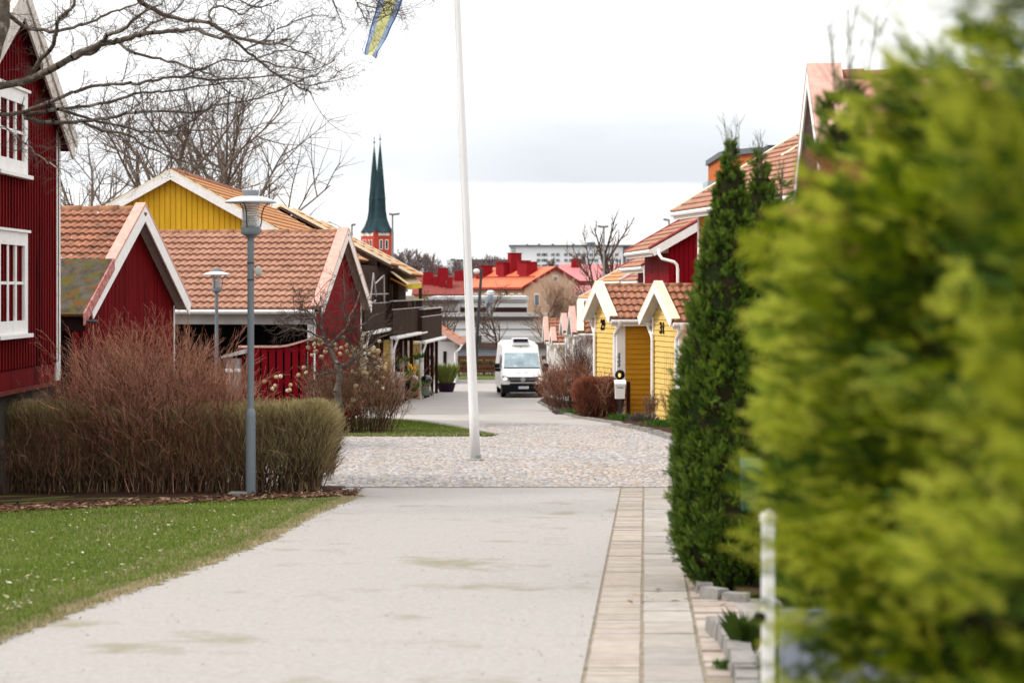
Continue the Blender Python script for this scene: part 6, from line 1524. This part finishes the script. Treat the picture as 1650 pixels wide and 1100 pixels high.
# delivery van
def van():
    d=95.0; psi=rad(3.5); x=gx(842.5,d)
    e=thing('delivery_van','white high roofed delivery van with cooling unit driving towards us','van',(x,d,gz(d)),psi)
    vw=mat('van_white',(.80,.80,.80),(.78,.78,.78),rough=.28,spec=.5); blk=mat('black_plastic',(.012,.012,.014),rough=.55); tyre=mat('tyre_rubber',(.012,.012,.012),rough=.9)
    # body sections along depth (front at y=0): (y, halfwidth bottom, halfwidth top, z bottom, z top)
    def ring(y,wb,wm,wt,z0,zm,z1,r=.12):
        return [(-wb,y,z0),(-wm,y,zm),(-wt-.02,y,z1-r),(-wt+r,y,z1),(wt-r,y,z1),(wt+.02,y,z1-r),(wm,y,zm),(wb,y,z0)]
    secs=[ring(.02,.90,.93,.86,.62,.80,.97,.06),ring(.10,.98,1.0,.92,.45,.85,1.10,.06),ring(.55,1.01,1.02,.92,.42,1.0,1.30,.08),ring(.72,1.01,1.02,.90,.40,1.1,1.38,.08),ring(1.42,1.02,1.02,.86,.38,1.2,2.12,.12),ring(1.72,1.02,1.02,.84,.38,1.2,2.50,.16),ring(2.15,1.02,1.02,.85,.38,1.2,2.60,.16),ring(5.9,1.02,1.02,.86,.38,1.2,2.60,.16)]
    m=MB(); V=[p for s in secs for p in s]; k=8
    m.add(V,[(i*k+j,i*k+(j+1)%k,(i+1)*k+(j+1)%k,(i+1)*k+j) for i in range(len(secs)-1) for j in range(k)]+[tuple(range(k-1,-1,-1)),tuple((len(secs)-1)*k+j for j in range(k))])
    m.build('body',vw,e)
    def onslope(z):   # windscreen plane
        return .72+(z-1.38)*(1.42-.72)/(2.12-1.38)
    m=MB(); zs=(1.42,2.10); 
    a=[(-.86,onslope(zs[0])-.02,zs[0]),(.86,onslope(zs[0])-.02,zs[0]),(.80,onslope(zs[1])-.02,zs[1]),(-.80,onslope(zs[1])-.02,zs[1])]
    m.prism(a,(0,.015,0)); ws=m.build('windscreen',mat('pale_windscreen',(.26,.36,.40),(.13,.19,.22),scale=1.8,rough=.05,spec=1.0,blot=(.40,.50,.53),blthr=.55,blscale=1.4),e)
    m=MB(); m.prism([(-.88,onslope(1.37)-.03,1.37),(.88,onslope(1.37)-.03,1.37),(.87,onslope(1.41)-.035,1.415),(-.87,onslope(1.41)-.035,1.415)],(0,.012,0)); m.build('wiper_tray',blk,ws)
    # grille, emblem, lamps
    m=MB(); m.hexa([(-.60,-.035,.76),(.60,-.035,.76),(.60,.05,.76),(-.60,.05,.76),(-.66,-.01,.99),(.66,-.01,.99),(.66,.06,.99),(-.66,.06,.99)]); g=m.build('grille',blk,e)
    for z in (.845,.915): 
        m=MB(); m.box(-.60,.60,-.045,-.034,z,z+.022); m.build('grille_bar',mat('chrome_bar',(.40,.42,.44),rough=.3,metal=.6),g)
    m=MB(); c=Vector((0,-.05,.885)); 
    m.lathe([(.115,0),(.115,.02),(.085,.02),(.085,0)],22); m.v=[(c.x+q[0],c.y-q[2],c.z+q[1]) for q in m.v]
    for a_,b_ in (((-.07,.06),(-.03,-.06)),((-.03,-.06),(0,.0)),((0,0),(.03,-.06)),((.03,-.06),(.07,.06)),((-.035,.075),(0,.015)),((0,.015),(.035,.075))):
        m.bar((a_[0],-.062,.885+a_[1]),(b_[0],-.062,.885+b_[1]),.012,.016,(0,1,0))
    m.build('emblem',mat('chrome_emblem',(.62,.64,.66),rough=.25,metal=.5),g)
    for s in (-1,1):
        m=MB(); m.hexa([(s*.62,-.02,.80),(s*.94,.03,.80),(s*.97,.2,.80),(s*.62,.1,.80),(s*.66,-.0,1.0),(s*.95,.06,1.04),(s*.985,.25,1.04),(s*.66,.1,1.0)]); h=m.build('headlight',mat('headlight_housing',(.20,.19,.18),rough=.2,spec=.8),e)
        m=MB(); m.ball((s*.84,.0,.90),.075,12,8,sq=(1.25,.5,.95)); m.build('lit_lamp',mat('lit_headlight',(.9,.85,.75),emit=(1,.86,.66),estr=1.3),h)
        m=MB(); m.box(min(s*1.06,s*1.30),max(s*1.06,s*1.30),.86,1.0,1.38,1.60); m.box(min(s*1.03,s*1.28),max(s*1.03,s*1.28),.87,.98,1.22,1.37); mi_=m.build('mirror',blk,e)
        m=MB(); m.bar((s*.98,.95,1.30),(s*1.1,.93,1.34),.05,.05); m.build('mirror_arm',blk,mi_)
        for y in (.95,4.7):
            m=MB(); m.lathe([(.20,0),(.31,0),(.35,.03),(.35,.19),(.31,.22),(.20,.22)],22); m.v=[(s*(.99)-s*q[2],y+q[0],.35+q[1]) for q in m.v]; w_=m.build('wheel',tyre,e)
            m=MB(); m.lathe([(.02,-.01),(.20,-.005),(.20,.02)],16); m.v=[(s*(.99)-s*q[2],y+q[0],.35+q[1]) for q in m.v]; m.build('rim',mat('grey_rim',(.35,.36,.37),rough=.4,metal=.5),w_)
        m=MB(); m.prism([(s*1.023,1.05,1.40),(s*1.023,2.0,1.40),(s*.975,2.0,2.0),(s*.975,1.5,2.0)],(s*.012,0,0)); m.build('side_window',glassd,e)
    m=MB(); m.hexa([(-.99,-.06,.22),(.99,-.06,.22),(1.02,.5,.22),(-1.02,.5,.22),(-.985,-.075,.63),(.985,-.075,.63),(1.03,.5,.63),(-1.03,.5,.63)]); m.box(-.62,.62,-.078,.1,.632,.68); b=m.build('bumper',blk,e)
    m=MB(); m.box(-.62,.62,-.088,-.076,.235,.265); m.build('skid_plate',mat('grey_skid',(.45,.45,.45),rough=.5),b)
    m=MB(); m.box(-.20,.27,-.095,-.079,.43,.55); npl=m.build('number_plate',mat('plate_white',(.75,.76,.74),rough=.4),b)
    m=MB(); m.box(-.245,-.201,-.095,-.079,.43,.55); m.build('plate_band',mat('plate_blue',(.02,.10,.50),rough=.4),npl)
    text_mesh('plate_text','TCA 012',.105,black,npl,Matrix(((1,0,0,.035),(0,0,-1,-.0975),(0,1,0,.487),(0,0,0,1))),.001,.001)
    # faint worn lettering strokes on the bonnet
    m=MB()
    sl=lambda z: .56+(z-1.30)*.0-.0
    def bn(x,z): return Vector((x, .10+(z-1.10)*2.25-.012, z))
    for i,xx in enumerate((-.30,-.25,-.20,-.15,-.10)):
        m.bar(bn(xx,1.15),bn(xx+.025,1.21),.012,.026,(0,0,1))
    m.bar(bn(-.32,1.165),bn(-.09,1.165),.012,.02); m.build('pink_lettering',mat('faded_red_letters',(.72,.46,.44),rough=.4),e)
    m=MB()
    for xx in (.09,.15,.21): m.bar(bn(xx,1.14),bn(xx+.035,1.215),.012,.022,(0,0,1))
    m.bar(bn(.20,1.145),bn(.30,1.145),.012,.018); m.bar(bn(.13,1.205),bn(.2,1.205),.012,.018); m.build('grey_lettering',mat('grey_letters',(.10,.10,.11),rough=.4),e)
    # cooling unit on the roof
    m=MB(); m.hexa([(-.42,1.55,2.47),(.42,1.55,2.47),(.42,2.5,2.60),(-.42,2.5,2.60),(-.38,1.62,2.80),(.38,1.62,2.80),(.38,2.5,2.80),(-.38,2.5,2.80)]); cu=m.build('cooling_unit',vw,e)
    m=MB(); m.hexa([(-.36,1.535,2.62),(.36,1.535,2.62),(.36,1.6,2.62),(-.36,1.6,2.62),(-.34,1.57,2.76),(.34,1.57,2.76),(.34,1.64,2.76),(-.34,1.64,2.76)]); m.build('intake_grille',mat('dark_violet_grille',(.018,.012,.04),rough=.4),cu)
    m=MB(); m.ball((.0,1.63,2.36),.035,8,6); m.build('roof_camera',blk,e)
van()

# mailboxes
def mailbox(px0,px1,y0,y1,d,label,bm,post=None,group='mailboxes on posts',skew=.25,lid_m=None,rot=0):
    x0,x1=gx(px0,d),gx(px1,d); w_=x1-x0; zt=ZZ(y0,d); zb=ZZ(y1,d); zg=gz(d); h=zt-zb
    e=thing('mailbox',label,'mailbox',((x0+x1)/2,d,zg),rot,group)
    b=zb-zg; t=zt-zg; dp=w_*.62
    m=MB(); m.hexa([(-w_*.40,-dp/2,b),(w_*.40,-dp/2,b),(w_*.44,dp/2,b),(-w_*.44,dp/2,b),(-w_*.48,-dp*.62,t-h*.22),(w_*.48,-dp*.62,t-h*.22),(w_*.48,dp/2,t-h*.06),(-w_*.48,dp/2,t-h*.06)]); m.build('box',bm,e)
    m=MB(); m.hexa([(-w_*.52,-dp*.72,t-h*.26),(w_*.52,-dp*.72,t-h*.26),(w_*.52,dp/2,t-h*.055),(-w_*.52,dp/2,t-h*.055),(-w_*.52,-dp*.70,t-h*.16),(w_*.52,-dp*.70,t-h*.16),(w_*.52,dp/2,t),(-w_*.52,dp/2,t)]); m.build('lid',lid_m or bm,e)
    m=MB(); m.box(-w_*.3,w_*.3,-dp*.60,-dp*.575,t-h*.42,t-h*.38); m.build('slot',black,e)
    if post: 
        pm,off,pw,ptop=post
        m=MB(); m.box(off-pw/2,off+pw/2,dp/2+.002,dp/2+pw,0,ptop-zg); m.build('post',pm,e)
    return e
mbw=mat('mailbox_white',(.74,.74,.74),(.68,.68,.68),rough=.45)
mailbox(908,921,608.5,631,70,'white mailbox on a thin green post before the brown shrub',mbw,(mat('green_post',(.05,.11,.06),rough=.6),.08,.07,ZZ(612,70)))
mailbox(990,1008,612,642,59.5,'white mailbox on a dark brown post at the red clipped hedge',mbw,(brownd,.26,.11,ZZ(615,59.5)))
mailbox(1090,1116,620,661,53,'white mailbox half hidden by the tall thuja',mbw,(mat('galvanised_post',(.35,.36,.36),rough=.5),.1,.05,ZZ(650,53)))
grm=mat('dark_green_box',(.006,.045,.028),(.005,.035,.022),rough=.6,spec=.12)
mailbox(1193,1228,738,822,12.2,'dark green mailbox tucked behind the tall thuja',grm,(mat('red_brown_post',(.045,.012,.008),rough=.8),.12,.05,ZZ(760,12.2)),lid_m=mat('green_lid',(.012,.07,.045),rough=.4,spec=.3))

# white gate post with black knob, and grey gate leaf
def gate():
    d=7.0; x=gx(1237.5,d); zg=gz(d); e=thing('gate_post','slim white gate post with a black knob at the blurred thuja','gate post',(x,d,zg))
    m=MB(); zt=ZZ(846,d)-zg; m.box(-.021,.021,-.021,.021,0,zt); m.build('post',polew,e)
    m=MB(); m.lathe([(.022,0),(.029,.015),(.029,.035),(.016,.05),(.002,.06)],14,(0,0,zt)); m.build('finial',polew,e)
    m=MB(); m.ball((-.030,-.022,ZZ(993,d)-zg),.020,12,8); m.build('knob',black,e,smooth=True)
    g=thing('gate_leaf','pale blue grey gate leaf beside the white gate post','gate',(x+.05,d+.05,zg)); m=MB(); m.box(0,.9,0,.025,.12,ZZ(985,d)-zg); m.box(.08,.82,-.012,-.001,.2,ZZ(998,d)-zg); m.build('panel',mat('blue_grey_panel',(.30,.33,.40),(.27,.30,.36),scale=3,rough=.5),g)
gate()

# kerb stones and bed edges
def kerb_line(name,pix,h,w_,m_,ln=.55):
    pts=[gp(x,y) for x,y in pix]; mb=MB()
    for a,b in zip(pts,pts[1:]):
        L=(b-a).length; n_=max(1,int(L/ln))
        for i in range(n_):
            p=a.lerp(b,(i+.02)/n_); q=a.lerp(b,(i+.98)/n_); j=R.uniform(-.012,.012)
            dv_=(q-p).normalized(); sd=Vector((-dv_.y,dv_.x,0)).normalized()*w_/2*R.uniform(.85,1.1)
            z0,z1=gz(p.y),gz(q.y); hh=h*R.uniform(.75,1.15); hb=h*R.uniform(.75,1.15); s2=sd*.8
            mb.hexa([(p.x-sd.x,p.y-sd.y,z0-.1),(q.x-sd.x,q.y-sd.y,z1-.1),(q.x+sd.x,q.y+sd.y,z1-.1),(p.x+sd.x,p.y+sd.y,z0-.1),(p.x-s2.x,p.y-s2.y,z0+hh),(q.x-s2.x,q.y-s2.y,z1+hb),(q.x+s2.x,q.y+s2.y,z1+hb),(p.x+s2.x,p.y+s2.y,z0+hh)])
    return tag(mb.build(name,m_),kind='structure')
b1=[(990,685),(1015,689),(1045,696),(1075,705),(1096,713),(1125,722)]
b2=[(868,648),(880,655),(897,663),(930,673),(968,679),(1000,683)]
kerb_line('bed_kerb',b1,.10,.22,granite,.5); kerb_line('shrub_bed_kerb',b2,.07,.16,granite,.7)
ribbon('side_bed',[gp(x,y-1.5) for x,y in b1],[gp(x,y) for x,y in ((978,668),(1005,671),(1045,676),(1080,681),(1110,685),(1140,690))],.05,soil)
ribbon('shrub_bed',[gp(x,y-1) for x,y in b2],[gp(x,y) for x,y in ((880,640),(893,643),(910,646),(945,652),(985,660),(1010,667))],.045,soil)
# strip of ground between the slabs and the thujas, and kerb stones round the planting
strip('thuja_bed', rows(13.9,27,.5), lambda d: XS(d)+.33+ (max(0,(d-18))*.02), lambda d: XS(d)+3.2, .03, soil, 6, rough=.01)
kerb_line('thuja_kerb',[(1126,880),(1130,918),(1136,955)],.06,.13,granite,.35)
kerb_line('thuja_front_kerb',[(1136,962),(1166,966),(1206,968)],.07,.14,granite,.36)
kerb_line('curved_kerb',[(1152,1014),(1172,1032),(1190,1062),(1202,1100),(1208,1150)],.10,.15,granite,.16)
strip('gravel_patch', rows(9,13.8,.5), lambda d: XS(d)+.30, lambda d: XS(d)+3.0, -.004, mat('sandy_gravel',(.34,.31,.28),(.27,.245,.22),scale=14,detail=8,rough=.95,bump=.4), 5)
tuft('kerb_weed','little green weed growing at the curved kerb',1163,1070,.05,.07,60,d=10.6,ww=.004)
tuft('joint_weed','small weeds in the joint of the slab path',1106,905,.10,.05,90,d=16.4,ww=.004)
sp_=[(gx(R.uniform(1108,1140),dd_),dd_,gz(dd_)+.03) for dd_ in [R.uniform(13.9,18.5) for _ in range(70)]]+[(R.uniform(-.0,.9)+XS(10)-.2,R.uniform(13.2,14.2),gz(13.6)+.03) for _ in range(26)]
litter('kerb_leaves',sp_,.03,[lA,lC,lB],'brown fallen leaves along the kerb under the tall thuja','leaf litter')

# parcel cabinet, pots and bits in front of the balcony houses
def cabinet():
    d=84; x0,x1=gx(640,d),gx(651,d); zg=gz(d); e=thing('cabinet','tall off white cabinet on small wheels by the balcony post','cabinet',((x0+x1)/2,d,zg)); w_=x1-x0; t=ZZ(600,d)-zg
    m=MB(); m.box(-w_/2,w_/2,-.25,.3,.12,t-.06); b=m.build('body',mat('off_white_cabinet',(.66,.65,.60),(.62,.61,.56),rough=.5),e)
    m=MB(); m.box(-w_/2-.02,w_/2+.02,-.28,.33,t-.055,t); m.build('lid',mat('off_white_cabinet',(.66,.65,.60)),e)
    for s in (-1,1): 
        m=MB(); m.ball((s*w_*.35,-.1,.06),.06,10,8); m.build('caster',dkmetal,e)
    m=MB(); m.box(w_*.42,w_*.5,-.29,-.255,t*.5,t*.75); m.build('handle',alu,e)
cabinet()
def pot(px,yb,w_,h,label,pm,d,leafm,lh,n,heads=None,hang=False,name='flower_pot'):
    zb=ZZ(yb,d); e=thing(name,label,'flower pot',(gx(px,d),d,zb))
    m=MB(); m.lathe([(w_*.36,0),(w_*.5,h),(w_*.46,h),(w_*.42,h*.85)],14); p=m.build('pot',pm,e)
    V=[];Q=[];b=0
    for i in range(n):
        a=R.uniform(0,6.28); o=Vector((math.cos(a),math.sin(a),0)); t=Vector((-o.y,o.x,0)); l_=lh*R.uniform(.5,1.1); s=w_*.35*R.random(); wd=.022
        p0=o*s+UZ*h*.9; p1=p0+o*l_*.3+UZ*l_*.6; p2=p0+o*l_*.5+UZ*l_
        V+=[tuple(p0-t*wd),tuple(p0+t*wd),tuple(p1+t*wd*1.6),tuple(p2),tuple(p1-t*wd*1.6)]; Q.append((b,b+1,b+2,b+3,b+4)); b+=5
    np_mesh('leaves',V,Q,leafm,e,world=False)
    if heads:
        hm,k=heads
        for i in range(k):
            a=R.uniform(0,6.28); m=MB(); c=Vector((math.cos(a)*w_*.4*R.random(),math.sin(a)*w_*.3,h+lh*R.uniform(.85,1.2))); m.ball(c,.07,8,6,sq=(.8,.8,1.3)); m.tube([(0,0,h*.9),c],.008,4); m.build('bloom',hm,e)
    if hang:
        m=MB()
        for a in (0,2.1,4.2): m.tube([(math.cos(a)*w_*.48,math.sin(a)*w_*.48,h),(0,0,h+.5)],.008,4)
        m.build('hanger',dkmetal,e)
    return e
gl_=mat('pot_leaves',(.09,.18,.03),(.06,.13,.02),scale=5,rough=.7,trans=.3); dkp=mat('dark_pot',(.018,.018,.022),rough=.5); whp=mat('white_pot',(.62,.62,.60),rough=.5); grp=mat('grey_green_pot',(.16,.19,.15),rough=.7)
pot(663,640.5,.62,.62,'large dark pot with yellow tulips before the balcony house',dkp,85,gl_,.7,70,(mat('yellow_tulip',(.75,.42,.06),rough=.6),5))
pot(669,639,.34,.3,'small dark pot with pale pink blooms beside the large one',dkp,84.6,gl_,.5,30,(mat('pale_pink_bloom',(.70,.50,.50),rough=.6),4))
pot(685,637,.42,.42,'greenish planter below the kettle grill',grp,89,gl_,.3,30)
pot(622,645,.42,.62,'grey green tub left of the yellow end wall',grp,80,gl_,.2,14)
for px,yb,d,lb in ((644,594,84.2,'hanging pot with green leaves, nearest to the yellow end wall'),(655,590,86,'hanging pot with green leaves, second from the end wall'),(671,587,88.5,'white hanging pot, left one of the close pair'),(679,584,90.5,'white hanging pot, right one of the close pair')):
    pot(px,yb,.24,.22,lb,whp if px>660 else grp,d,gl_,.28,34,None,True,'hanging_pot')
pot(719,631,1.0,.45,'big dark tub with a spreading yellow green conifer by the small garage',mat('aubergine_tub',(.03,.015,.03),rough=.5),101.5,mat('conifer_leaf',(.22,.26,.06),(.15,.19,.045),scale=5,rough=.7,trans=.3),1.05,520,None,False,'planter')
def grill():
    d=91; e=thing('kettle_grill','black kettle grill on thin legs under the balcony','grill',(gx(687,d),d,gz(d))); z=ZZ(612,d)-gz(d)
    m=MB(); m.ball((0,0,z),.27,14,10,sq=(1,1,.85)); m.build('kettle',mat('black_enamel',(.008,.008,.010),rough=.25,spec=.6),e,smooth=True)
    for a in (0,2.1,4.2):
        m=MB(); m.tube([(math.cos(a)*.15,math.sin(a)*.15,z-.2),(math.cos(a)*.34,math.sin(a)*.34,0)],.016,6); m.build('leg',mat('pale_leg',(.5,.5,.48),rough=.4),e)
grill()
def lantern():
    d=60.3; e=thing('garden_lantern','black domed garden lantern with a warm candle before the amber wall','lantern',(gx(999,d),d,gz(d))); z=ZZ(611,d)-gz(d)
    m=MB(); m.box(-.05,.05,-.02,.08,0,z); m.build('stand',dkmetal,e)
    m=MB(); m.ball((0,0,z+.14),.15,14,10); m.build('dome',mat('black_iron',(.01,.01,.01),rough=.5),e,smooth=True)
    m=MB(); m.ball((-.02,-.145,z+.13),.045,8,6,sq=(1,.4,1.4)); m.build('candle_flame',mat('candle_glow',(.8,.45,.15),emit=(1,.55,.15),estr=.9),e)
lantern()
def wall_plate():
    d=60.55; e=thing('wall_sign','narrow dark blue lettering strip on the white corner trim of shed 29','sign',P(997,592,d)); m=MB()
    for i in range(11):
        y=569+2.0*i; m.box(gx(995.5+1.2*math.sin(i*1.7),d),gx(999.5+.6*math.cos(i*2.1),d),d-.03,d,ZZ(y+1.3,d),ZZ(y,d))
    m.box(gx(997.2,d),gx(998.2,d),d+.001,d+.03,ZZ(592,d),ZZ(568.5,d)); m.build('lettering',mat('navy_letters',(.02,.03,.09),rough=.5),e,world=True)
wall_plate()
e=thing('cord_trellis','fine wire trellis on the yellow wall of shed 31','trellis',P(1078,600,56)); m=MB()
for i in range(5):
    m.tube([P(1071+3*i,566,55.6+.55-.12*i),P(1071+3*i,624,55.6+.55-.12*i)],.004,4)
m.build('wires',mat('grey_wire',(.3,.27,.2),rough=.6),e,world=True)
